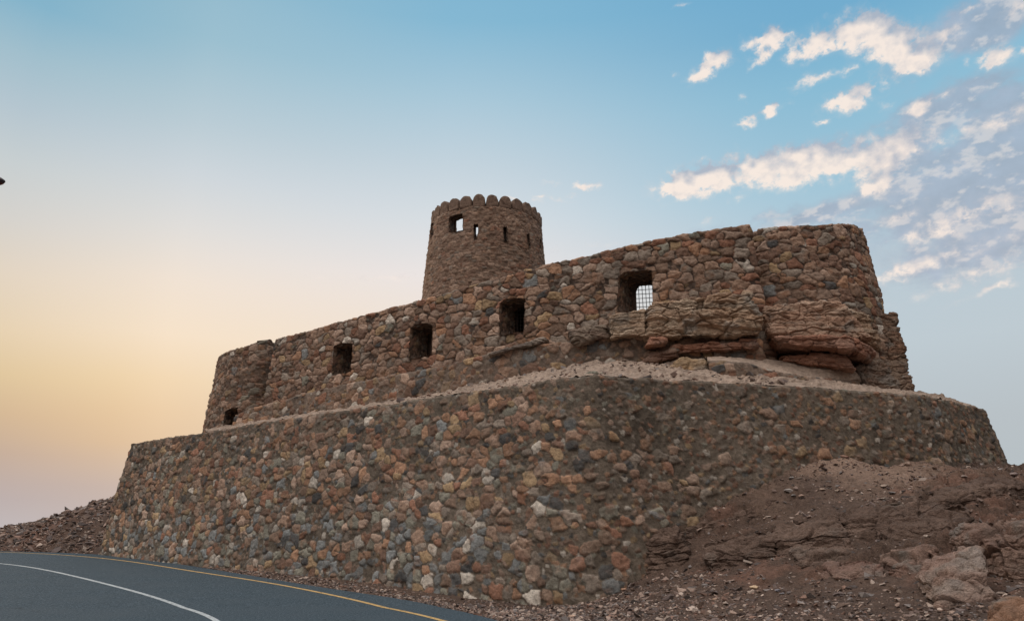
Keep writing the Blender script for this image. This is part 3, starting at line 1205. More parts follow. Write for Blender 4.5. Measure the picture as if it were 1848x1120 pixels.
def build_clouds():
    step = math.radians(.048)
    a0, a1 = math.radians(-18), math.radians(52)
    e0, e1 = math.radians(11), azel(924, -60)[1]
    az = np.arange(a0, a1, step)
    el = np.arange(e0, e1, step)
    A, E_ = np.meshgrid(az, el)
    wx = fbm(A * 60, E_ * 80, 0, 5, 201, .6) * .012
    wy = fbm(A * 60, E_ * 80, 5, 5, 202, .6) * .009
    A2, E2 = A + wx, E_ + wy
    bl = blobs(A2, E2, PUFFS)
    ve = blobs(A2, E2, VEILS, 1.5)
    n = fbm(A * 55, E_ * 80, 0, 6, 203, .62)
    n2 = 1 - 2 * np.abs(fbm(A2 * 75, E2 * 105, 1, 5, 204, .6))
    nn = n * 1.25 + (n2 - .66) * .8
    dp = bl * .95 + nn * (.46 * np.clip(bl * 1.5, 0, 1) + .05)
    ap = (.72 * sstep(.26, .80, dp) + .28 * sstep(.05, .55, dp)) * np.clip(.35 + dp, 0, 1)
    nv = fbm(A * 22, E_ * 40, 2, 7, 205, .58)
    dv = ve + nv * .75 * np.clip(ve * 1.6, 0, 1)
    av = sstep(.10, .85, dv) * .74
    n4 = fbm(A * 48, E_ * 95, 6, 6, 211, .58)
    mott = sstep(.02, .42, n4 + .25 * nv) * sstep(.25, .7, dv)
    # light from the hidden sun at the lower left: thin edges on that side glow
    def shift(m, k):
        r = np.roll(np.roll(m, k, 1), k, 0)
        return r
    sm = dp.copy()
    for _k in (2, 4):
        sm = (sm + np.roll(sm, _k, 0) + np.roll(sm, -_k, 0) + np.roll(sm, _k, 1) + np.roll(sm, -_k, 1)) / 5
    g = sm - .5 * (shift(sm, 8) + shift(sm, 16))
    lit = np.clip(.52 + 1.5 * g, 0, 1)
    rightness = sstep(azel(1450, 300)[0], azel(1820, 300)[0], A)
    lit = np.clip(lit * (1 - .22 * rightness) + .06 + .55 * fbm(A * 80, E_ * 115, 3, 5, 207, .6), 0, 1)
    warm = np.array(lin(254, 238, 226))
    shade = np.array(lin(176, 184, 198))
    veilc = (np.array(lin(166, 176, 194)) * (1 + .16 * fbm(A * 40, E_ * 60, 8, 5, 208, .6))[..., None])
    cp = shade * (1 - lit[..., None]) + warm * lit[..., None]
    fade = sstep(e0, e0 + .06, E_)
    ap, av = ap * fade, av * fade
    veilc = veilc * (1 - .62 * mott[..., None]) + np.array(lin(238, 226, 220)) * .62 * mott[..., None]
    alpha = 1 - (1 - ap * .92) * (1 - av)
    # puffs lie over the veil
    wgt = np.where(alpha > 1e-4, ap * .92 / np.maximum(alpha, 1e-4), 0)[..., None]
    colr = cp * wgt + veilc * (1 - wgt)
    R_ = 7000.0
    V = np.stack([np.sin(A) * np.cos(E_), np.cos(A) * np.cos(E_), np.sin(E_)], -1) * R_
    mx = np.maximum(np.maximum(alpha[:-1, :-1], alpha[1:, :-1]), np.maximum(alpha[:-1, 1:], alpha[1:, 1:]))
    keep = mx > .012
    F = grid_faces(len(el), len(az), 0, keep)
    used = np.unique(F)
    remap = np.full(V.shape[0] * V.shape[1], -1)
    remap[used] = np.arange(len(used))
    m = bpy.data.materials.new('cloud')
    m.use_nodes = True
    t = m.node_tree
    t.nodes.clear()
    b = NB(t)
    at = b.n('ShaderNodeAttribute', attribute_name='Col')
    em = b.n('ShaderNodeEmission')
    b.link(at.outputs['Color'], em.inputs[0])
    em.inputs[1].default_value = .98
    tr = b.n('ShaderNodeBsdfTransparent')
    mx_ = b.n('ShaderNodeMixShader')
    b.link(at.outputs['Alpha'], mx_.inputs[0])
    b.link(tr.outputs[0], mx_.inputs[1])
    b.link(em.outputs[0], mx_.inputs[2])
    o = b.n('ShaderNodeOutputMaterial')
    b.link(mx_.outputs[0], o.inputs[0])
    m.cycles.emission_sampling = 'NONE'
    cc = np.concatenate([colr, alpha[..., None]], -1).reshape(-1, 4)[used]
    ob = mesh_obj('clouds', V.reshape(-1, 3)[used], remap[F], m, None, cc)
    tag(ob, 'scattered small cream and grey clouds across the upper right sky', 'clouds', kind='stuff')


build_clouds()

# ------------------------------------------------------------------ upper fort wall


def up_weights(S, H):
    return {'rust': .13, 'orange': .13, 'ochre': .06, 'pink': .24, 'umber': .30, 'brown': .14, 'grey': .18, 'green': .02, 'blue': .010, 'dark': .014, 'pale': .035}


ST_UP = dict(seed=41, cw=.48, ch=.335, size=1.18, amp=.08, bury=.04, bury2=.25, weights=up_weights, mortar=(.085, .062, .050), wave=.05, capcol=(.16, .125, .10), rot=.22)
ST_UP2 = dict(ST_UP, seed=57, cw=.47)
ST_BAST = dict(ST_UP, seed=63, cw=.42, ch=.30, size=.98, bury=.30, amp=.075, mortar=(.12, .084, .064), bury2=.35, show=.7)

up = [PY(*p) for p in [(497, 612, 37.0), (618, 579, 33.8), (690, 559, 32.3), (760, 540.5, 31.0), (840, 517, 29.8), (925, 494, 28.8), (985, 478, 28.2), (1050, 463, 27.8), (1110, 448, 27.4), (1170, 434, 27.2), (1215, 424.5, 27.0),
                       (1260, 417, 26.9), (1310, 410.5, 26.8), (1354, 405.5, 26.75)]]
dl_u = up[0] - up[2]
dl_u[2] = 0
dl_u /= np.linalg.norm(dl_u)
nu = np.array([-dl_u[1], dl_u[0], 0])
if nu[1] > 0:
    nu = -nu
z0_, z1_ = up[0][2], up[-1][2]
upw = [up[0] - nu * 3.0, up[0] - nu * .9, up[0] - nu * .12] + up + [up[-1] + np.array([.03, .10, 0]), up[-1] + np.array([.03, .8, 0]), up[-1] + np.array([.0, 2.6, 0])]
UT, _ = resample(upw, .030, smooth=False)
UT = np.column_stack([smooth1(UT, 3)])
UB = batter_curve(UT, 6.3, .075)

fort = empty('fort_wall', 'long upper rubble stone fort wall with four dark window openings, stepping up to a square corner', 'wall', (0, 30, 6.3))


def add_windows(T, B, specs, parent, frac=(0, 1)):
    holes = []
    for sp in specs:
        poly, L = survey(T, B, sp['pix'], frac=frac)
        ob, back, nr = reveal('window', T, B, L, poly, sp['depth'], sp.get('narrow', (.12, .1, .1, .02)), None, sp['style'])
        if sp.get('label'):
            ob['label'] = sp['label']
        setparent(ob, parent)
        if sp.get('grille'):
            g = grille(T, B, L, back, sp['depth'] - .06, nr, sp['grille'][0], sp['grille'][1], ob, sp.get('bar', .014))
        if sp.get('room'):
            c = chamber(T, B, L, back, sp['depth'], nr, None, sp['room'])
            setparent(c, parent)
        holes.append((poly, back))
    return holes


WSPEC = [
    dict(pix=[(1114, 562), (1116, 500), (1128, 492), (1150, 489), (1176, 488), (1179, 566)], depth=1.5, narrow=(.74, -.06, .12, .0), style=ST_UP, grille=(4, 8), bar=.013, label='window opening with an iron grille and sky showing through'),
    dict(pix=[(901, 606), (903, 548), (912, 541), (930, 538), (948, 540), (946, 598)], depth=1.0, narrow=(.25, .05, .1, 0), style=ST_UP, grille=(5, 8), room=(.9, .5, 2.6)),
    dict(pix=[(738, 649), (742, 592), (752, 586), (768, 583), (781, 587), (779, 640)], depth=1.0, narrow=(.2, .05, .1, 0), style=ST_UP, room=(.9, .5, 2.6)),
    dict(pix=[(600, 679), (605, 626), (618, 619), (637, 620), (634, 671)], depth=1.0, narrow=(.2, .05, .1, 0), style=ST_UP, room=(.9, .5, 2.6)),
]
H1 = add_windows(UT, UB, WSPEC, fort)
w_, _i = wall_mesh('wall', UT, UB, M_STONE, ST_UP, ds=.030, thick=1.0, back=8.8, holes=H1, capn=8)
setparent(w_, fort)

# left bastion
lb = [np.array(PY(*p)) for p in [(502, 620, 39.6), (494, 614, 38.6), (486, 611.5, 38.1), (470, 615, 37.9), (445, 622, 38.1), (422, 629.5, 38.7), (405, 637, 39.6), (396, 642.5, 40.6)]]
lb[0][2] = lb[1][2] = lb[2][2] - .02
l_end = lb[-1]
lb2 = [l_end + np.array([.9, 4.6, 0]), l_end + np.array([-.15, 2.6, 0]), l_end + np.array([-.22, 1.2, 0])] + lb[::-1]
lb2 = lb2[:-1] + [lb[1] + np.array([.5, .7, 0])]
BT, _ = resample(lb2, .035)
BT = smooth1(BT, 2)
BB = batter_curve(BT, 5.9, .085)
bast = empty('bastion', 'rounded left end bastion of dark small stones with a low doorway', 'bastion', (l_end[0] + 2, l_end[1], 5.9))
H2 = add_windows(BT, BB, [dict(pix=[(403, 778), (407, 743), (418, 737), (431, 735), (428, 778)], depth=.8, narrow=(.05, .05, .05, 0), style=ST_BAST, room=(.3, .3, 1.6))], bast, frac=(.55, .93))
for ch in list(bast.children):
    if ch.name.startswith('window'):
        ch.name = 'doorway'
        ch.data.name = 'doorway'
w_, _i = wall_mesh('wall', BT, BB, M_STONE, ST_BAST, ds=.035, thick=.8, back=8.5, holes=H2, capn=7)
setparent(w_, bast)

# right bastion
rb = [PY(*p) for p in [(1347, 413, 28.7), (1361, 412.5, 28.1), (1380, 411, 27.75), (1420, 408, 27.4), (1480, 404, 27.4), (1520, 403.5, 27.8), (1545, 407, 28.5), (1555, 414, 29.3)]]
rb[0][2] = rb[1][2] = rb[2][2]
rb = [rb[0] + np.array([-1.1, .5, 0])] + rb
e_ = rb[-1]
rb = rb + [e_ + np.array([.25, 1.1, .0]), e_ + np.array([.1, 2.6, .0]), e_ + np.array([-1.2, 4.6, 0])]
RT, _ = resample(rb, .030)
RT = smooth1(RT, 4)
RBm = batter_curve(RT, 6.6, .10)
st_r = dict(ST_UP2, seed=71)
rbst = empty('bastion', 'tall rounded right end bastion of red and brown stones seated on layered rock', 'bastion', (13, 29, 6.6))
w_, _i = wall_mesh('wall', RT, RBm, M_STONE, st_r, ds=.030, thick=.9, back=8.5, capn=8)
setparent(w_, rbst)

# plinth wall under the windows


def pl_weights(S, H):
    return {'rust': .16, 'orange': .16, 'ochre': .10, 'pink': .16, 'umber': .2, 'brown': .12, 'grey': .16, 'blue': .05, 'dark': .09, 'pale': .06}


pl_top = [PY(*p) for p in [(424, 748, 37.0), (450, 737, 36.4), (500, 724, 35.6), (560, 706, 34.4), (620, 692, 33.1), (680, 681, 31.7), (765, 667, 30.2), (830, 651, 29.0), (880, 638, 28.4), (940, 627, 27.8), (1020, 614, 27.2),
                          (1100, 606, 26.7), (1200, 604, 26.3), (1290, 606, 26.1), (1371, 609, 26.0)]]
pl_top = pl_top + [pl_top[-1] + np.array([.02, .1, 0]), pl_top[-1] + np.array([0, 1.8, 0])]
PT, _ = resample(pl_top, .030, smooth=False)
PT = smooth1(PT, 5)
PB = batter_curve(PT, 5.9, .10)
ST_PL = dict(seed=83, cw=.46, ch=.36, size=.95, amp=.06, bury=.34, bury2=.5, weights=pl_weights, mortar=(.175, .135, .108), wave=.07, capcol=(.36, .27, .22),
             veil=lambda S, H: np.clip(sstep(0, .6, fbm(S * .8, H * .8, 0, 3, 91)) * .7, 0, .7))
plinth, _i = wall_mesh('plinth_wall', PT, PB, M_STONE, ST_PL, ds=.030, thick=1.6, back=5.9, capn=10)
tag(plinth, 'low mortared stone plinth running below the upper fort windows down to the pale ledge', 'wall')

# ------------------------------------------------------------------ patches between surveyed lines


def patch(name, lines, mat, colfn, ds=.05, amp=.05, freq=2.0, seed=0, ridge=0.0, parent=None):
    """lofted surface through lines (each a list of 3-D points), displaced along its normal"""
    rows = []
    n = max(int(np.linalg.norm(np.diff(np.array(l), axis=0), axis=1).sum() / ds) for l in lines) + 2
    for l in lines:
        r, S = resample(l, .02)
        rows.append(np.stack([np.interp(np.linspace(0, 1, n), np.linspace(0, 1, len(r)), r[:, k]) for k in range(3)], 1))
    rows = np.array(rows)
    out = [rows[0]]
    for i in range(len(rows) - 1):
        m = max(2, int(np.linalg.norm(rows[i + 1] - rows[i], axis=1).max() / ds))
        for q in range(1, m + 1):
            out.append(rows[i] * (1 - q / m) + rows[i + 1] * q / m)
    G = np.array(out)
    du = np.gradient(G, axis=1)
    dv = np.gradient(G, axis=0)
    nn = np.cross(du, dv)
    nn /= np.linalg.norm(nn, axis=2)[..., None] + 1e-9
    if nn[..., 2].mean() < 0:
        nn = -nn
    x, y, z = G[..., 0], G[..., 1], G[..., 2]
    d = amp * fbm(x * freq, y * freq, z * freq, 5, seed) + ridge * (np.abs(fbm(x * freq * 1.5, y * freq * 1.5, z * freq * 3, 4, seed + 5)) - .1)
    G = G + nn * d[..., None]
    C = colfn(G)
    return mesh_obj(name, G, grid_faces(G.shape[0], G.shape[1]), mat, parent, C.reshape(-1, 3))


def plaster_c(G):
    x, y, z = G[..., 0], G[..., 1], G[..., 2]
    n = fbm(x * 1.2, y * 1.2, z, 4, 301)[..., None]
    n2 = fbm(x * 5, y * 5, z * 5, 3, 302)[..., None]
    n3 = fbm(x * 2.2 + y * 1.5, (y - x) * .8, z * 2, 5, 303, .6)[..., None]
    c = np.array((.33, .255, .205)) * (1 + .3 * n + .45 * n2 + .35 * n3)
    k = sstep(.02, .35, n2 + n3 * .8)
    return np.clip(c * (1 - .7 * k) + np.array((.19, .145, .115)) * .7 * k, .03, .8)


near = [np.array((p[0], p[1], LOW_Z - .02)) + np.array((.05, .25, 0)) for p in low_top[1:]]
farp = [PY(*p) for p in [(370, 778.5, 37.5), (500, 757, 35.9), (640, 736, 32.9), (780, 714.5, 30.4), (860, 696, 29.2), (960, 674, 27.7), (1045, 659, 26.9), (1100, 655, 26.6), (1200, 653, 26.3), (1300, 654, 26.0), (1400, 668, 26.2),
                         (1500, 690, 26.6), (1600, 700, 27.4), (1700, 716, 28.6)]]
ledge = patch('sloping_ledge', [near, [(a + b) / 2 + np.array((0, 0, .03)) for a, b in zip([np.array([np.interp(i / 13, np.linspace(0, 1, len(near)), [q[k] for q in near]) for k in range(3)]) for i in range(14)], farp)], farp,
                                [p + np.array((0, 1.2, .25)) for p in farp]], M_PLASTER, plaster_c, .035, .12, 1.7, 5, .24)
tag(ledge, 'pale plastered sloping ledge between the lower wall top and the fort plinth', 'ledge')

# ------------------------------------------------------------------ natural rock
def cube_grid(n):
    """welded cube surface grid, coordinates -1..1"""
    g = np.linspace(-1, 1, n)
    V, F = [], []
    off = 0
    for axis_ in range(3):
        for sgn in (-1, 1):
            A_, B_ = np.meshgrid(g, g)
            P = np.zeros((n, n, 3))
            P[..., axis_] = sgn
            P[..., (axis_ + 1) % 3] = A_
            P[..., (axis_ + 2) % 3] = B_
            f = grid_faces(n, n, off)
            if sgn > 0:
                f = f[:, ::-1]
            V.append(P.reshape(-1, 3))
            F.append(f)
            off += n * n
    V = np.concatenate(V)
    F = np.concatenate(F)
    key = np.round(V * 1000).astype(np.int64)
    _, first, inv = np.unique(key, axis=0, return_index=True, return_inverse=True)
    return V[first], inv.ravel()[F][:, ::-1]


_CG = {}


def vnormals(V, F):
    fn = np.cross(V[F[:, 2]] - V[F[:, 0]], V[F[:, 3 if F.shape[1] == 4 else 1]] - V[F[:, 1 if F.shape[1] == 4 else 0]])
    N = np.zeros_like(V)
    for k in range(F.shape[1]):
        np.add.at(N, F[:, k], fn)
    return N / (np.linalg.norm(N, axis=1)[:, None] + 1e-12)


def rock_color(V, N, seed, top=(.30, .24, .19), low=(.27, .155, .10), grey=(.20, .185, .165), mixk=0.0, dark=(.10, .075, .06)):
    x, y, z = V[:, 0], V[:, 1], V[:, 2]
    n = fbm(x * .9, y * .9, z * 2.2, 4, seed)[:, None]
    n2 = fbm(x * 4, y * 4, z * 9, 4, seed + 1)[:, None]
    lay = fbm(x * .3, y * .3, z * 5.5, 3, seed + 2)[:, None]
    top, low, grey, dark = map(np.array, (top, low, grey, dark))
    k = np.clip(sstep(-.35, .35, n + lay * .6) + mixk, 0, 1)
    c = low * (1 - k) + top * k
    k = sstep(.15, .5, fbm(x * 1.7, y * 1.7, z * 1.7, 3, seed + 3))[:, None]
    c = c * (1 - k * .7) + grey * k * .7
    k = sstep(.2, .55, lay - n2 * .5)
    c = c * (1 - k * .45) + dark * k * .45
    return np.clip(c * (1 + .35 * n2), .02, .7)


def rock_mesh(name, quad, depth, mat, res=70, seed=0, rnd_k=7, strata=.06, sfreq=5.0, amp=.10, freq=1.2, fine=.03, tilt=0.0, back_rise=0.0, colkw=None, parent=None, crack=.0, top_in=.0, blocky=.07):
    """quad: TL,TR,BR,BL world points of the visible front face; depth: vector going back"""
    if res not in _CG:
        _CG[res] = cube_grid(res)
    C0, F = _CG[res]
    p = C0.copy()
    r = (np.abs(p) ** rnd_k).sum(1) ** (1.0 / rnd_k)
    p = p / r[:, None]
    a, b, c = p[:, 0], p[:, 1], p[:, 2]          # a: left-right, b: front(-1) to back(+1), c: bottom-top
    TL, TR, BR, BL = [np.array(q, float) for q in quad]
    u = (a + 1) / 2
    w = (c + 1) / 2
    fr = (BL * (1 - w)[:, None] + TL * w[:, None]) * (1 - u)[:, None] + (BR * (1 - w)[:, None] + TR * w[:, None]) * u[:, None]
    V = fr + np.array(depth)[None] * ((b + 1) / 2)[:, None]
    V[:, 2] += back_rise * ((b + 1) / 2) * w
    N = vnormals(V, F)
    if np.mean(((V - V.mean(0)) * N).sum(1)) < 0:
        N = -N
        F = F[:, ::-1]
    x, y, z = V.T
    zz = z + tilt * x
    zz = zz + .10 * fbm(x * 1.3, y * 1.3, z * .8, 3, seed + 60)
    s1 = fbm(x * .5, y * .5, zz * sfreq, 3, seed, .6)
    s2 = fbm(x * .9, y * .9, zz * sfreq * 3.1, 2, seed + 3)
    bed = zz * sfreq + .25 * s1
    bi = np.floor(bed).astype(np.int64)
    fr = bed - bi
    ho = _hash(bi, bi * 0 + seed, bi * 0, 5) / float(0x1000000) - .5
    hn = _hash(bi + 1, bi * 0 + seed, bi * 0, 5) / float(0x1000000) - .5
    lay = strata * 2.0 * (ho + (hn - ho) * sstep(.80, 1.0, fr)) - strata * .55 * np.exp(-((fr - .9) / .07) ** 2) + s2 * strata * .22
    hor = np.sqrt(np.clip(1 - N[:, 2] ** 2, 0, 1))
    d = amp * fbm(x * freq, y * freq, z * freq, 4, seed + 7) + fine * .8 * fbm(x * 6, y * 6, z * 9, 5, seed + 9, .6) + (np.abs(fbm(x * 2.4, y * 2.4, z * 3.6, 3, seed + 12)) - .15) * -amp * .7
    if crack:
        cr = np.abs(fbm(x * .7 + 3, y * .7, z * .5, 2, seed + 15))
        d -= crack * np.exp(-(cr / .022) ** 2)
    wx_ = .35 * fbm(x * 2, y * 2, z * 2, 2, seed + 30)
    f1, e1, i1 = worley(x * 1.3 + wx_, y * 1.3, zz * 2.3 + wx_, seed + 40)
    f2, e2, i2 = worley(x * 4.5 + wx_ * 2, y * 4.5, zz * 6.5, seed + 50)
    d += blocky * ((i1 - .5) * 1.3 - .7 * np.exp(-(e1 / .07) ** 2)) + blocky * .26 * ((i2 - .5) * 1.3 - .6 * np.exp(-(e2 / .10) ** 2))
    V = V + N * d[:, None]
    Nh = N.copy()
    Nh[:, 2] = 0
    V = V + Nh * (lay * hor)[:, None]
    col = rock_color(V, N, seed + 20, **(colkw or {}))
    return mesh_obj(name, V, F, mat, parent, col)


def pq(*q):
    return [PY(*a) for a in q]


PINK = dict(top=(.42, .30, .225), low=(.38, .24, .17))
TAN = dict(top=(.43, .335, .25), low=(.35, .235, .16), grey=(.30, .28, .25))
RED = dict(top=(.33, .20, .15), low=(.30, .15, .10), grey=(.24, .18, .15))

ROCKS = [
    # name, label, quad px (TL TR BR BL with Y), depth, kwargs
    ('rock_block', 'big weathered tan rock block with undercut base under the fort wall corner',
     pq((1172, 546, 25.9), (1362, 519, 25.3), (1377, 602, 25.2), (1168, 612, 25.8)), (.3, 3.0, .25), dict(res=170, seed=3, rnd_k=16, strata=.075, sfreq=1.9, amp=.20, blocky=.11, fine=.05, tilt=.14, colkw=TAN, crack=.06)),
    ('rock_block', 'squarish grey-tan rock block directly under the barred window',
     pq((1096, 567, 26.3), (1168, 554, 26.0), (1166, 606, 25.9), (1103, 611, 26.2)), (.3, 2.6, .2), dict(res=90, seed=8, rnd_k=14, strata=.05, amp=.07, fine=.05, colkw=TAN)),
    ('rock_block', 'low dark rough rock left of the squarish block under the barred window',
     pq((1026, 594, 26.9), (1094, 581, 26.6), (1102, 611, 26.4), (1030, 622, 26.7)), (.3, 2.2, .2), dict(res=70, seed=12, rnd_k=6, strata=.07, amp=.12, fine=.05, tilt=.25, colkw=dict(top=(.24, .19, .15), low=(.16, .11, .085)))),
    ('rock_slab', 'thin tilted grey rock slab lodged below the second window from the right',
     pq((880, 637, 28.0), (984, 603, 27.4), (985, 617, 27.3), (884, 642, 27.9)), (.2, 1.6, .15), dict(res=60, seed=15, rnd_k=5, strata=.05, sfreq=8, amp=.08, fine=.04, tilt=.3, colkw=dict(top=(.30, .25, .21), low=(.17, .14, .12)))),
    ('rock_block', 'small reddish rock wedged under the left end of the big tan block',
     pq((1176, 604, 25.5), (1204, 610, 25.3), (1198, 623, 25.3), (1159, 626, 25.5)), (.2, 1.0, .1), dict(res=40, seed=18, rnd_k=4, strata=.03, amp=.10, colkw=RED)),
    ('rock_slab', 'cracked red rock layer running under the big tan block',
     pq((1204, 620, 25.9), (1371, 607, 25.45), (1371, 628, 25.45), (1200, 640, 25.9)), (.3, 1.6, .1), dict(res=100, seed=21, rnd_k=6, strata=.04, amp=.10, fine=.04, tilt=-.02, colkw=RED, crack=.08)),
    ('rock_block', 'broken red-brown rock at the left end of the cracked red rock layer',
     pq((1182, 632, 25.8), (1225, 626, 25.7), (1228, 648, 25.6), (1150, 655, 25.8)), (.2, 1.2, .1), dict(res=50, seed=24, rnd_k=4, strata=.04, amp=.12, colkw=dict(top=(.24, .16, .12), low=(.2, .12, .09)))),
    ('boulder', 'rounded ochre boulder on the pale ledge below the red rock layer',
     pq((1222, 640, 24.8), (1280, 643, 24.4), (1284, 690, 24.2), (1186, 690, 24.7)), (.3, 1.4, -.05), dict(res=70, seed=27, rnd_k=5, strata=.02, amp=.09, fine=.04, colkw=dict(top=(.32, .225, .14), low=(.34, .22, .125), grey=(.3, .26, .22)))),
    ('rock_block', 'broad pinkish layered rock block under the rounded right bastion',
     pq((1380, 546, 26.0), (1515, 541, 26.0), (1585, 610, 25.7), (1390, 608, 25.6)), (.5, 3.4, .1), dict(res=170, seed=31, rnd_k=16, strata=.04, sfreq=2.0, amp=.14, blocky=.10, fine=.04, colkw=PINK, crack=.07)),
    ('rock_block', 'rough sloping rock shoulder between the pinkish block and the far right pillar',
     pq((1510, 545, 26.9), (1572, 562, 27.3), (1606, 640, 27.0), (1555, 612, 26.2)), (.6, 3.0, .1), dict(res=90, seed=33, rnd_k=5, strata=.08, sfreq=5, amp=.16, fine=.06, colkw=TAN)),
    ('rock_slab', 'thick red-brown rock slab jutting out with a dark shadow beneath it, under the pinkish block',
     pq((1391, 603, 25.2), (1546, 602, 25.1), (1548, 634, 25.0), (1406, 621, 25.2)), (.6, 2.8, .1), dict(res=120, seed=36, rnd_k=8, strata=.04, sfreq=6, amp=.09, fine=.04, colkw=RED)),
    ('rock_slab', 'pointed right end of the jutting slab beside the rock pillar',
     pq((1543, 603, 25.2), (1586, 634, 26.2), (1574, 652, 26.1), (1546, 634, 25.1)), (.3, 2.2, .1), dict(res=60, seed=39, rnd_k=6, strata=.04, amp=.07, fine=.04, colkw=RED)),
    ('rock_slab', 'lower thin red rock ledge receding beneath the jutting slab',
     pq((1414, 637, 25.7), (1526, 636, 25.6), (1552, 668, 25.4), (1414, 652, 25.6)), (.4, 1.8, .1), dict(res=90, seed=42, rnd_k=7, strata=.04, amp=.12, fine=.04, colkw=RED)),
    ('rock_block', 'lumpy grey-brown rock foot below the point of the jutting slab',
     pq((1536, 654, 26.2), (1604, 640, 26.9), (1634, 706, 26.3), (1556, 700, 25.9)), (.5, 2.4, .1), dict(res=110, seed=45, rnd_k=5, strata=.06, sfreq=4, amp=.22, fine=.06, colkw=dict(top=(.24, .19, .15), low=(.2, .13, .095)))),
    ('rock_pillar', 'tall dark layered rock pillar at the far right end of the outcrop against the sky',
     pq((1572, 562, 28.2), (1620, 563, 28.4), (1652, 706, 27.3), (1592, 706, 27.0)), (-.2, 2.0, -.1), dict(res=150, seed=48, rnd_k=12, strata=.06, sfreq=2.2, amp=.12, blocky=.10, fine=.06, tilt=-.1, colkw=dict(top=(.22, .16, .12), low=(.18, .105, .07)))),
    ('rock_block', 'small stepped rock at the right foot of the pillar just above the lower wall',
     pq((1628, 672, 27.6), (1645, 676, 27.6), (1657, 712, 27.3), (1625, 712, 27.0)), (0, 1.0, 0), dict(res=50, seed=51, rnd_k=7, strata=.06, sfreq=5, amp=.06, fine=.04, colkw=dict(top=(.2, .14, .105), low=(.18, .10, .07)))),
    ('rock_slab', 'flat grey-green stone lying on the corner of the lower wall top',
     pq((1064, 667, 22.1), (1088, 670, 22.0), (1110, 680, 21.9), (1050, 679, 22.1)), (.1, .7, .05), dict(res=40, seed=54, rnd_k=4, strata=.03, sfreq=8, amp=.05, colkw=dict(top=(.26, .25, .20), low=(.18, .17, .14)))),
    # foreground outcrop at the lower right
    ('boulder', 'ochre rock cut off by the bottom right corner of the picture',
     pq((1806, 1106, 10.6), (1880, 1090, 10.4), (1890, 1150, 10.1), (1800, 1150, 10.4)), (.2, .7, .1), dict(res=60, seed=72, rnd_k=4, strata=.03, amp=.08, fine=.04, freq=2.6, colkw=dict(top=(.28, .19, .13), low=(.23, .135, .09)))),
]
def seated(tl, tr, br, bl, lean=.25):
    """front face of a rock whose foot stands in the soil where the pixels say"""
    b1, b2 = hit_rbf(*bl), hit_rbf(*br)
    y1, y2 = b1[1], b2[1]
    return [PY(tl[0], tl[1], y1 + lean), PY(tr[0], tr[1], y2 + lean), PY(br[0], br[1] + 12, y2 - .05), PY(bl[0], bl[1] + 12, y1 - .05)]


ROCKS += [
    ('boulder', 'large pinkish grey boulder on the slope at the lower right edge of the picture',
     seated((1692, 1040), (1796, 1002), (1806, 1086), (1684, 1096)), (.5, 1.5, .25), dict(res=130, seed=60, rnd_k=5, strata=.02, sfreq=2.5, amp=.14, blocky=.07, fine=.035, freq=1.9, colkw=dict(top=(.27, .20, .165), low=(.23, .15, .12), grey=(.24, .205, .18)), crack=.05)),
    ('rock_block', 'blocky red-brown cracked rock above the large boulder at the picture edge',
     seated((1768, 970), (1905, 948), (1905, 1050), (1772, 1036), .2), (.3, 1.5, .2), dict(res=130, seed=63, rnd_k=9, strata=.04, sfreq=2, amp=.12, blocky=.13, fine=.05, freq=1.9, colkw=dict(top=(.215, .145, .115), low=(.165, .10, .078)), crack=.12)),
    ('rock_block', 'low fractured red rock ledge just left of the large lower right boulder',
     seated((1613, 1018), (1716, 1002), (1712, 1040), (1618, 1044), .2), (.2, 1.1, .2), dict(res=90, seed=66, rnd_k=7, strata=.04, sfreq=4, amp=.10, blocky=.11, fine=.05, freq=2.6, colkw=dict(top=(.215, .145, .115), low=(.165, .10, .078)), crack=.10)),
    ('rock_block', 'thin red rock rib poking from the soil left of the fractured ledge',
     seated((1505, 1034), (1602, 1021), (1600, 1044), (1505, 1050), .15), (.1, .9, .15), dict(res=70, seed=69, rnd_k=6, strata=.04, amp=.08, blocky=.08, fine=.05, freq=2.6, colkw=dict(top=(.21, .14, .112), low=(.165, .098, .078)))),
]
DK = dict(top=(.155, .106, .083), low=(.115, .077, .060), grey=(.165, .13, .108), dark=(.07, .050, .042))
LEDGES = [
    (((1150, 985), (1228, 953), (1250, 1008), (1165, 1036)), 'dark crumbling shale at the foot of the mound beside the wall corner'),
    (((1212, 960), (1332, 921), (1337, 944), (1225, 984)), 'long dark shale ledge climbing the left flank of the mound'),
    (((1328, 922), (1402, 902), (1405, 914), (1335, 938)), 'thin top end of the shale ledge on the left flank of the mound'),
    (((1270, 1000), (1402, 973), (1404, 1010), (1282, 1030)), 'broad dark shale ledge low in the middle of the hillside'),
    (((1395, 972), (1532, 944), (1537, 986), (1402, 1012)), 'thick cracked shale ledge in the centre of the hillside'),
    (((1525, 944), (1662, 917), (1667, 950), (1532, 980)), 'shale ledge right of the thick cracked ledge, below the mound'),
    (((1655, 919), (1762, 884), (1767, 915), (1662, 944)), 'rising shale ledge in the right part of the hillside'),
    (((1755, 886), (1860, 872), (1862, 905), (1762, 918)), 'uppermost dark shale ledge cut by the right edge of the picture'),
    (((1690, 948), (1772, 924), (1777, 953), (1700, 975)), 'short shale ledge above the blocky red-brown rock'),
    (((1600, 965), (1702, 947), (1704, 972), (1607, 986)), 'low shale ledge above the fractured red rock ledge'),
    (((1440, 1010), (1560, 992), (1562, 1012), (1445, 1030)), 'low shale ledge above the thin red rock rib'),
]
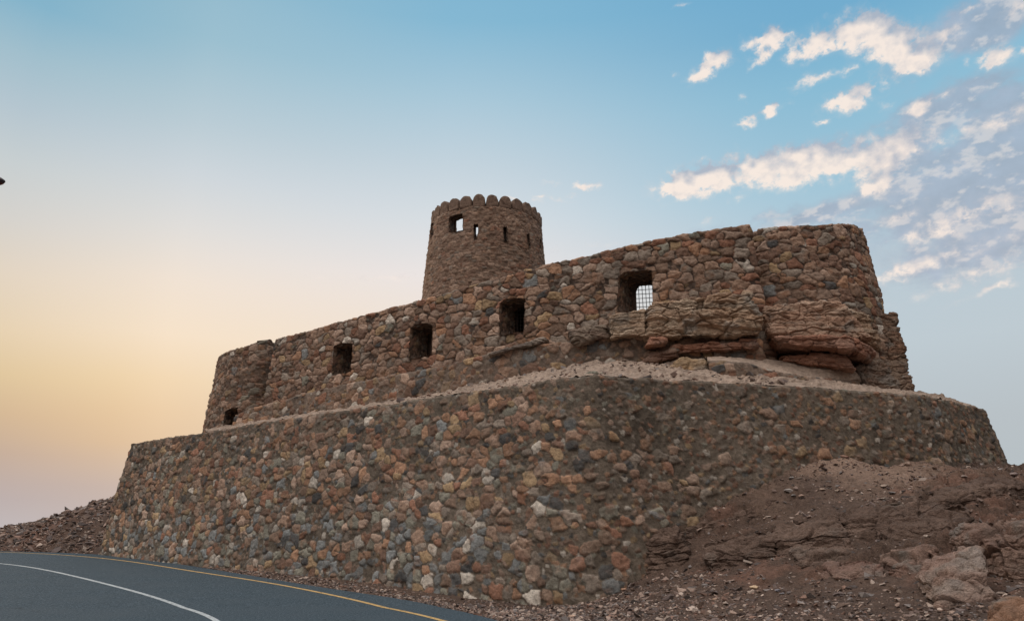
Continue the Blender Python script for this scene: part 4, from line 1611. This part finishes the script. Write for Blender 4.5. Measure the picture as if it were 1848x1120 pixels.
for i, (q4, lab) in enumerate(LEDGES):
    ROCKS.append(('rock_ledge', lab, seated(*q4, .30), (.1, .9, .30), dict(res=110, seed=200 + 7 * i, rnd_k=5, strata=.05, sfreq=6.5, amp=.16, blocky=.085, fine=.05, freq=1.8, tilt=-.10, colkw=DK)))
for nm, lab, quad, dep, kw in ROCKS:
    ob = rock_mesh(nm, quad, dep, M_ROCK, **kw)
    tag(ob, lab, 'rock', 'shale ledges on the hillside' if nm == 'rock_ledge' else 'rocks of the natural outcrop under the fort' if 'picture' not in lab and 'fractured' not in lab and 'corner of the lower' not in lab else None)

# masonry face with its own sloping plaster top, right of the ochre boulder
st_step = dict(ST_PL, seed=101, cw=.5, ch=.34, bury=.55, mortar=(.19, .145, .115))
sx = [PY(*p) for p in [(1278, 648, 24.2), (1320, 651, 24.1), (1356, 656, 24.1), (1392, 666, 24.3), (1450, 676, 24.9), (1500, 681, 25.5), (1552, 688, 26.2)]]
SXT, _ = resample(sx, .03)
SXB = batter_curve(SXT, 6.0, .12)
stepw, _i = wall_mesh('stepped_wall', SXT, SXB, M_STONE, st_step, ds=.03, thick=.3, back=6.0, capn=4)
tag(stepw, 'short tapering masonry step on the ledge, right of the ochre boulder and above the lower wall', 'wall')
rear = [PY(*p) for p in [(1276, 643, 25.3), (1320, 645, 25.6), (1372, 649, 25.9), (1430, 652, 26.0), (1475, 653, 26.0), (1524, 660, 26.1), (1560, 684, 26.4)]]
fr_ = [p + np.array((0, .10, -.07)) for p in sx]
le2 = patch('sloping_ledge', [fr_, rear, [p + np.array((0, .8, .1)) for p in rear]], M_PLASTER, plaster_c, .04, .05, 1.6, 9, .10)
tag(le2, 'small pale plaster slope on top of the tapering masonry step under the red rock layers', 'ledge')
f3 = [np.array((np.interp(u, [project(p)[0] for p in low_top[6:]], [p[0] for p in low_top[6:]]), np.interp(u, [project(p)[0] for p in low_top[6:]], [p[1] for p in low_top[6:]]), LOW_Z)) + np.array((0.05, .2, .02)) for u in (1340, 1400, 1470, 1550, 1655)]
r3 = [PY(*p) for p in [(1345, 690, 24.0), (1393, 682, 24.6), (1450, 687, 25.0), (1550, 696, 25.8), (1662, 711, 27.0)]]
le3 = patch('sloping_ledge', [f3, r3, [p + np.array((0, .5, .05)) for p in r3]], M_PLASTER, plaster_c, .04, .03, 1.3, 19, .02)
tag(le3, 'narrow pale plaster strip along the lower wall top right of the corner', 'ledge')

# ------------------------------------------------------------------ round tower
TY = 36.0
pl_, pr_ = PY(778.5, 395, TY), PY(977.5, 395, TY)
TC = np.array(((pl_[0] + pr_[0]) / 2, TY))
TR_ = (pr_[0] - pl_[0]) / 2 * .990
TZ = PY(877, 413, TY)[2]
nth = int(2 * math.pi * TR_ / .035)
ang = np.linspace(0, 2 * math.pi, nth + 1) + math.pi * .5      # start at the back; walk so that outside is right-hand
TT = np.stack([TC[0] - TR_ * np.cos(ang) * 1.0 * -1, TC[1] + TR_ * np.sin(ang), np.full(nth + 1, TZ)], 1)
# ensure outward normal (walk left->right in front)
TB_h = 10.5
TBm = TT.copy()
TBm[:, :2] = TC + (TT[:, :2] - TC) * (1 + .080 * (TZ - 8.0) / TR_)
TBm[:, 2] = 8.0


def tw_weights(S, H):
    return {'umber': .5, 'brown': .16, 'pink': .2, 'grey': .08, 'rust': .09}


ST_TW = dict(seed=131, cw=.25, ch=.15, size=.96, amp=.040, bury=.22, bury2=.4, weights=tw_weights, mortar=(.235, .162, .122), wave=.05, capcol=(.19, .135, .105), rot=.25, show=.75)
tower = empty('round_tower', 'round tapering brown stone watchtower with rounded battlements behind the fort wall', 'tower', (TC[0], TC[1], 8.0))
TWS = [
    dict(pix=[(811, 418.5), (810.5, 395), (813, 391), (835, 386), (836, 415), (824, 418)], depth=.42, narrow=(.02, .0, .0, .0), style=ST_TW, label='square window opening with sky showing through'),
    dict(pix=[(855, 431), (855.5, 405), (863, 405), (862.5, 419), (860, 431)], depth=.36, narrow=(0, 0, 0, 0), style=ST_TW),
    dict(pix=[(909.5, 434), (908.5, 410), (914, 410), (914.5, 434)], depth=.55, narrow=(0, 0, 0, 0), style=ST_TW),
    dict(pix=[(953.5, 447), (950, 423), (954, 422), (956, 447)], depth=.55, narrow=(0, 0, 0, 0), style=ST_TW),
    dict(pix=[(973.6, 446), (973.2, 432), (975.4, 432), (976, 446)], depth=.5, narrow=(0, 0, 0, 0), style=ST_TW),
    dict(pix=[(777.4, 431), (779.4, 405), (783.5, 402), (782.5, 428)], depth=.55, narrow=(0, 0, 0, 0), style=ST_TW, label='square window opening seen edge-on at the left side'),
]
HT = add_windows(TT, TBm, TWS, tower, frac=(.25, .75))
for ch in list(tower.children):
    if ch.name.startswith('window') and 'label' not in ch:
        ch.name = 'arrow_slit'
w_, _i = wall_mesh('wall', TT, TBm, M_STONE, ST_TW, ds=.035, dh=.035, thick=.40, back=8.0, holes=HT, capn=5)
setparent(w_, tower)


def merlon_mesh(width, height, thick, seed):
    """round-headed block, subdivided and roughened, centred on x, base at z=0, outward -y"""
    prof = []
    hw = width / 2
    hs = height - hw * 1.02
    for i in range(6):
        prof.append((-hw, hs * i / 6))
    for i in range(17):
        a = math.pi - math.pi * i / 16
        prof.append((hw * math.cos(a), hs + hw * 1.02 * math.sin(a)))
    for i in range(5, -1, -1):
        prof.append((hw, hs * i / 6))
    prof = np.array(prof)
    n = len(prof)
    rings = []
    for (y, k) in ((0, .0), (0, .35), (0, .7), (0, .93), (.03, 1.0), (thick / 2, 1.0), (thick - .03, 1.0), (thick, .93), (thick, .5), (thick, 0)):
        c = np.array((0, hs * .5))
        q = c + (prof - c) * k
        rings.append(np.stack([q[:, 0], np.full(n, y), q[:, 1]], 1))
    V = np.concatenate(rings)
    m = len(rings)
    F = []
    for i in range(m - 1):
        for j in range(n):
            j2 = (j + 1) % n
            F.append((i * n + j, i * n + j2, (i + 1) * n + j2, (i + 1) * n + j))
    F = np.array(F)
    x, y, z = V.T
    d = np.stack([vnoise(x * 7 + seed, y * 7, z * 7, 1), vnoise(x * 7 + seed, y * 7, z * 7, 2), vnoise(x * 7 + seed, y * 7, z * 7, 3)], 1) * .032
    V = V + d
    V[:, 2] = np.where(z < .01, z - .06, V[:, 2])
    c = np.array((.215, .150, .115)) * (1 + .3 * fbm(x * 6 + seed, y * 6, z * 9, 4, 9))[:, None]
    dk = sstep(hs * .9, height, z)[:, None] * .35
    c = c * (1 - dk) + np.array((.12, .098, .085)) * dk
    return V, F, c


pm = 2 * math.pi * TR_ / 27
for i in range(27):
    a = 2 * math.pi * (i + .5) / 27 + math.radians(-90 + 7.7 - 6.667)
    wd = pm * (.83 + .07 * random.random())
    V, F, c = merlon_mesh(wd, .60 + .06 * random.random(), .40, i * 3.7)
    # local frame: outward direction o, tangent t
    o = np.array((math.cos(a), math.sin(a)))
    t = np.array((-o[1], o[0]))
    W = np.empty_like(V)
    P0 = TC + o * (TR_ + .02)
    W[:, 0] = P0[0] + t[0] * V[:, 0] - o[0] * V[:, 1]
    W[:, 1] = P0[1] + t[1] * V[:, 0] - o[1] * V[:, 1]
    W[:, 2] = TZ - .02 + V[:, 2]
    mo = mesh_obj('merlon', W, F, M_STONE, None, c)
    setparent(mo, tower)

# ------------------------------------------------------------------ street lamp reaching in at the left edge
tip = PY(7.5, 328, 15.0)
lamp = empty('street_lamp', 'street lamp whose dark reddish head just pokes into the left edge of the picture', 'street lamp', (tip[0] - 2.6, 15.0, 0))


def loft(rings):
    V = [p for r in rings for p in r]
    n = len(rings[0])
    F = []
    for i in range(len(rings) - 1):
        for j in range(n):
            j2 = (j + 1) % n
            F.append((i * n + j, i * n + j2, (i + 1) * n + j2, (i + 1) * n + j))
    return V, F


def ring(cx, cy, cz, r, n=14, ax='z', ry=None):
    o = []
    for q in range(n):
        a = 2 * math.pi * q / n
        u, w = math.cos(a) * r, math.sin(a) * (ry if ry is not None else r)
        if ax == 'z':
            o.append((cx + u, cy + w, cz))
        else:
            o.append((cx, cy + u, cz + w))
    return o


M_POLE = solid('galvanised_steel', (.30, .31, .32), .5, .8, .1)
M_HEAD = solid('painted_lamp_head', (.09, .075, .08), .5, .2, .2)
M_LENS = solid('amber_lens', (.16, .045, .035), .3, 0, .2)
lx, lz = tip[0], tip[2]
V, F = loft([ring(lx - 2.6, 15, -.1, .16), ring(lx - 2.6, 15, .25, .16), ring(lx - 2.6, 15, .3, .10), ring(lx - 2.6, 15, lz - .2, .055), ring(lx - 2.6, 15, lz - .18, .002)])
setparent(mesh_obj('pole', V, F, M_POLE), lamp)
V, F = loft([ring(lx - 2.6 + 2.0 * q / 10, 15, lz - .45 + .50 * math.sin(q / 10 * math.pi / 2), .032, 10, 'x') for q in range(11)])
setparent(mesh_obj('arm', V, F, M_POLE), lamp)
hr = [(-.66, .03, .03), (-.62, .09, .05), (-.45, .14, .085), (-.2, .15, .10), (-.08, .12, .07), (-.02, .07, .03), (0, .01, .008)]
V, F = loft([ring(lx + a_, 15, lz + .03, r_, 14, 'x', h_) for a_, r_, h_ in hr])
setparent(mesh_obj('lamp_head', V, F, M_HEAD), lamp)
V, F = loft([ring(lx + a_, 15, lz + .03 - h_ * .75, max(.005, r_ * .8), 12, 'x', h_ * .55) for a_, r_, h_ in [(-.50, .01, .01), (-.45, .14, .06), (-.2, .15, .08), (-.07, .11, .06), (-.03, .01, .01)]])
setparent(mesh_obj('lens', V, F, M_LENS), lamp)

# ------------------------------------------------------------------ loose stones and gravel


def stone_proto(seed, flat=.5, sub=1):
    """angular chip: jittered octahedron-like hull"""
    rs = np.random.RandomState(seed)
    n = 9 if sub == 1 else 22
    import bmesh
    bm = bmesh.new()
    for i in range(n):
        d = rs.normal(size=3)
        d /= np.linalg.norm(d)
        d *= rs.uniform(.8, 1.05)
        bm.verts.new((d[0] * rs.uniform(.9, 1.1), d[1] * .8, d[2] * flat))
    r = bmesh.ops.convex_hull(bm, input=bm.verts)
    bmesh.ops.delete(bm, geom=[v for v in bm.verts if not v.link_faces], context='VERTS')
    bmesh.ops.triangulate(bm, faces=bm.faces)
    bm.verts.index_update()
    V = np.array([v.co[:] for v in bm.verts])
    F = np.array([[v.index for v in f.verts] for f in bm.faces])
    bm.free()
    return V, F


PROT = [stone_proto(i, .35 + .1 * (i % 4)) for i in range(14)]
GPAL = np.array([(.18, .13, .11), (.24, .175, .145), (.13, .10, .092), (.30, .22, .18), (.20, .175, .165), (.10, .082, .076), (.40, .32, .27), (.21, .13, .10)])


def scatter(xs, ys, size, seed, name, label, zs=None):
    rs = np.random.RandomState(seed)
    n = len(xs)
    zs = ground_at(xs, ys) if zs is None else zs
    Vs, Fs, Cs = [], [], []
    off = 0
    pid = rs.randint(0, len(PROT), n)
    th = rs.uniform(0, 2 * math.pi, n)
    tx = rs.normal(0, .28, n)
    ty = rs.normal(0, .28, n)
    ci = rs.randint(0, len(GPAL), n)
    br = rs.uniform(.65, 1.3, n)
    for k in range(len(PROT)):
        m = np.where(pid == k)[0]
        if not len(m):
            continue
        V0, F0 = PROT[k]
        c, s = np.cos(th[m])[:, None], np.sin(th[m])[:, None]
        x = V0[None, :, 0]
        y = V0[None, :, 1]
        z = V0[None, :, 2] + x * tx[m][:, None] + y * ty[m][:, None]
        sz = size[m][:, None]
        X = (x * c - y * s) * sz + xs[m][:, None]
        Y = (x * s + y * c) * sz + ys[m][:, None]
        Z = z * sz + zs[m][:, None] + sz * .12
        Vs.append(np.stack([X, Y, Z], -1).reshape(-1, 3))
        Fs.append((F0[None] + (np.arange(len(m)) * len(V0))[:, None, None]).reshape(-1, 3) + off)
        Cs.append(np.repeat(GPAL[ci[m]] * br[m][:, None], len(V0), 0))
        off += len(m) * len(V0)
    ob = mesh_obj(name, np.concatenate(Vs), np.concatenate(Fs), M_GRAVEL, None, np.concatenate(Cs), False)
    return tag(ob, label, 'gravel', kind='stuff')


rs = np.random.RandomState(5)


def cand(x0, x1, y0, y1, n):
    x, y = rs.uniform(x0, x1, n), rs.uniform(y0, y1, n)
    ok = ~inside(x, y, road_poly) & ~inside(x, y, in_poly)
    x, y = x[ok], y[ok]
    g = poly_sd(x, y, LPc) - .235 * (LOW_Z - ground_at(x, y))
    k = g > -.05
    return x[k], y[k]


# hillside
x, y = cand(-1, 22, 10.5, 29, 150000)
zz = ground_at(x, y)
dens = .10 + .50 * np.clip(fbm(x * .6, y * .6, 0, 3, 71) * 1.6 + .2, 0, 1) + .35 * sstep(1.0, .1, zz)
k = rs.uniform(size=len(x)) < dens
x, y = x[k], y[k]
scatter(x, y, np.clip(rs.lognormal(math.log(.027), .62, len(x)), .012, .17), 1, 'gravel', 'broken brown stone chips scattered over the hillside right of the road')
# verge between road and wall
t = rs.randint(0, len(EDGE), 30000)
d = -np.abs(rs.normal(0, .9, 30000)) + .18
x = EDGE[t, 0] + rs.normal(0, .15, 30000)
y = EDGE[t, 1] + rs.normal(0, .15, 30000)
tt_ = np.gradient(EDGE[:, :2], axis=0)
tt_ /= np.linalg.norm(tt_, axis=1)[:, None]
x = x + -tt_[t, 1] * d
y = y + tt_[t, 0] * d
k = ~inside(x, y, in_poly) & (y > 11) & (x > -40)
x, y = x[k], y[k]
ir = inside(x, y, road_poly)
k = ~ir | (rs.uniform(size=len(x)) < .04)
x, y, ir = x[k], y[k], ir[k]
g = poly_sd(x, y, LPc) - .235 * (LOW_Z - ground_at(x, y))
x, y = x[g > -.05], y[g > -.05]
scatter(x, y, np.clip(rs.lognormal(math.log(.034), .5, len(x)), .012, .12), 2, 'gravel', 'grey and brown gravel along the verge between the asphalt and the lower wall')
# left hill
x, y = cand(-45, -17, 36, 60, 22000)
k = (x < -19) & (ground_at(x, y) > .9)
x, y = x[k], y[k]
scatter(x, y, np.clip(rs.lognormal(math.log(.10), .55, len(x)), .03, .45), 3, 'gravel', 'dark broken rock debris covering the hill left of the lower wall')

STONES = [  # u, v, width px, label, colour, flat
    (1393, 851, 15, 'pale flat stone lying nearest the wall on the crown of the mound', (.42, .36, .31)),
    (1428, 863, 13, 'rounded grey stone right of the pale flat stone on the mound crown', (.30, .28, .27)),
    (1443, 864, 12, "dull brown stone touching the rounded grey stone on the mound", (.26, .21, .18)),
    (1424, 887, 19, 'wide pale grey stone heading the small cluster below the crown of the mound', (.38, .35, .33)),
    (1432, 894, 11, "small grey stone in the middle of the cluster below the mound's crown", (.30, .28, .27)), (1447, 896, 16, 'angular pink stone at the right of the small cluster on the mound', (.36, .25, .20)),
    (1484, 884, 13, "tan stone just right of the small cluster on the mound", (.33, .25, .2)), (1512, 886, 12, "pinkish tan stone between two others in the row on the mound", (.33, .26, .21)), (1546, 886, 14, "light stone at the right end of the row on the mound", (.36, .28, .23)),
    (1597, 878, 17, 'broad tan stone alone on the middle of the mound', (.36, .28, .23)), (1642, 883, 10, "pale stone right of the broad tan stone on the mound", (.36, .29, .25)),
    (1636, 839, 18, 'pale pinkish stone just below the foot of the lower wall at the right', (.46, .35, .29)), (1485, 822, 16, "dark stone where the crown of the mound meets the wall", (.30, .22, .19)),
    (1361, 1061, 20, 'bright tan stone on the bare soil in the lower middle of the hillside', (.52, .38, .25)),
    (1404, 1066, 13, 'dark blue-grey stone right of the bright tan stone', (.20, .19, .21)), (1412, 1071, 9, "tiny grey stone beside the dark blue-grey stone", (.24, .23, .25)),
    (1621, 1081, 12, 'small pink angular stone on the soil left of the large boulder', (.40, .28, .22)), (1337, 1101, 9, "small pale ochre stone near the bottom edge below the bright tan stone", (.46, .35, .25)),
    (1256, 928, 14, 'grey stone of the pair resting against the wall where the mound begins', (.34, .31, .30)), (1254, 938, 13, "brown stone lying directly under the grey one against the wall", (.30, .23, .2)),
    (1126, 1064, 12, 'rounded orange stone at the foot of the wall corner', (.44, .27, .19)), (1285, 903, 12, "brown-grey stone on the slope where mound and wall meet", (.27, .24, .2)),
    (1033, 1113, 15, 'pale orange flat stone in the gravel at the bottom middle of the picture', (.48, .34, .26)), (1048, 1115, 12, "smaller pale orange stone right of its flat neighbour at the bottom middle", (.45, .33, .26)),
    (1290, 1082, 12, "dark orange stone alone on the soil right of the wall corner", (.33, .22, .16)), (1829, 857, 18, 'flat grey rock on the skyline ridge at the right edge', (.28, .22, .2)), (1800, 868, 15, "brown stone just below the skyline ridge at the right", (.26, .2, .18)), (1740, 860, 12, "brown stone below the right end of the lower wall", (.28, .22, .19)),
    (1208, 930, 14, "dull stone on the soil edge left of the grey pair", (.28, .24, .2)), (1690, 905, 12, "brown stone on the dark ledge in the right part of the hillside", (.27, .21, .19)), (1560, 948, 11, "small brown stone below the long dark ledge of the hillside", (.26, .2, .18)), (1150, 1098, 10, "reddish brown stone in the gravel right of the wall corner foot", (.3, .22, .18)),
]
for i, (u, v, wpx, lab, c) in enumerate(STONES):
    p = hit_ground(u, v)
    if p is None:
        continue
    V0, F0 = stone_proto(300 + i, .42, 2)
    sz = wpx / F_PX * p[1] / 2
    V = V0 * sz
    th = random.random() * 6.28 if i % 3 else 0
    V = np.stack([V[:, 0] * math.cos(th) * 1.0 - V[:, 1] * math.sin(th), V[:, 0] * math.sin(th) + V[:, 1] * math.cos(th), V[:, 2]], 1)
    ob = mesh_obj('loose_stone', V, F0, M_GRAVEL, None, np.repeat(np.array([c]), len(V), 0) * (.9 + .2 * np.random.RandomState(i).rand(len(V), 1)), False)
    ob.location = (p[0], p[1], p[2] + sz * .2)
    tag(ob, lab, 'stone', 'loose stones on the hillside')

# rubble lying on the pale ledge
lv = np.empty(len(ledge.data.vertices) * 3, np.float32)
ledge.data.vertices.foreach_get("co", lv)
lv = lv.reshape(-1, 3)
lu, lvv = project(lv)
sel = np.where((lu > 700) & (lu < 1420) & (lv[:, 1] < 30))[0]
sel = sel[rs.uniform(size=len(sel)) < .35 + .65 * (fbm(lv[sel, 0], lv[sel, 1], 0, 3, 501) > .0)]
sel = rs.choice(sel, 1300, replace=False)
scatter(lv[sel, 0], lv[sel, 1], np.clip(rs.lognormal(math.log(.045), .65, len(sel)), .015, .26), 9, 'rubble', 'small broken stones strewn over the pale sloping ledge', lv[sel, 2])
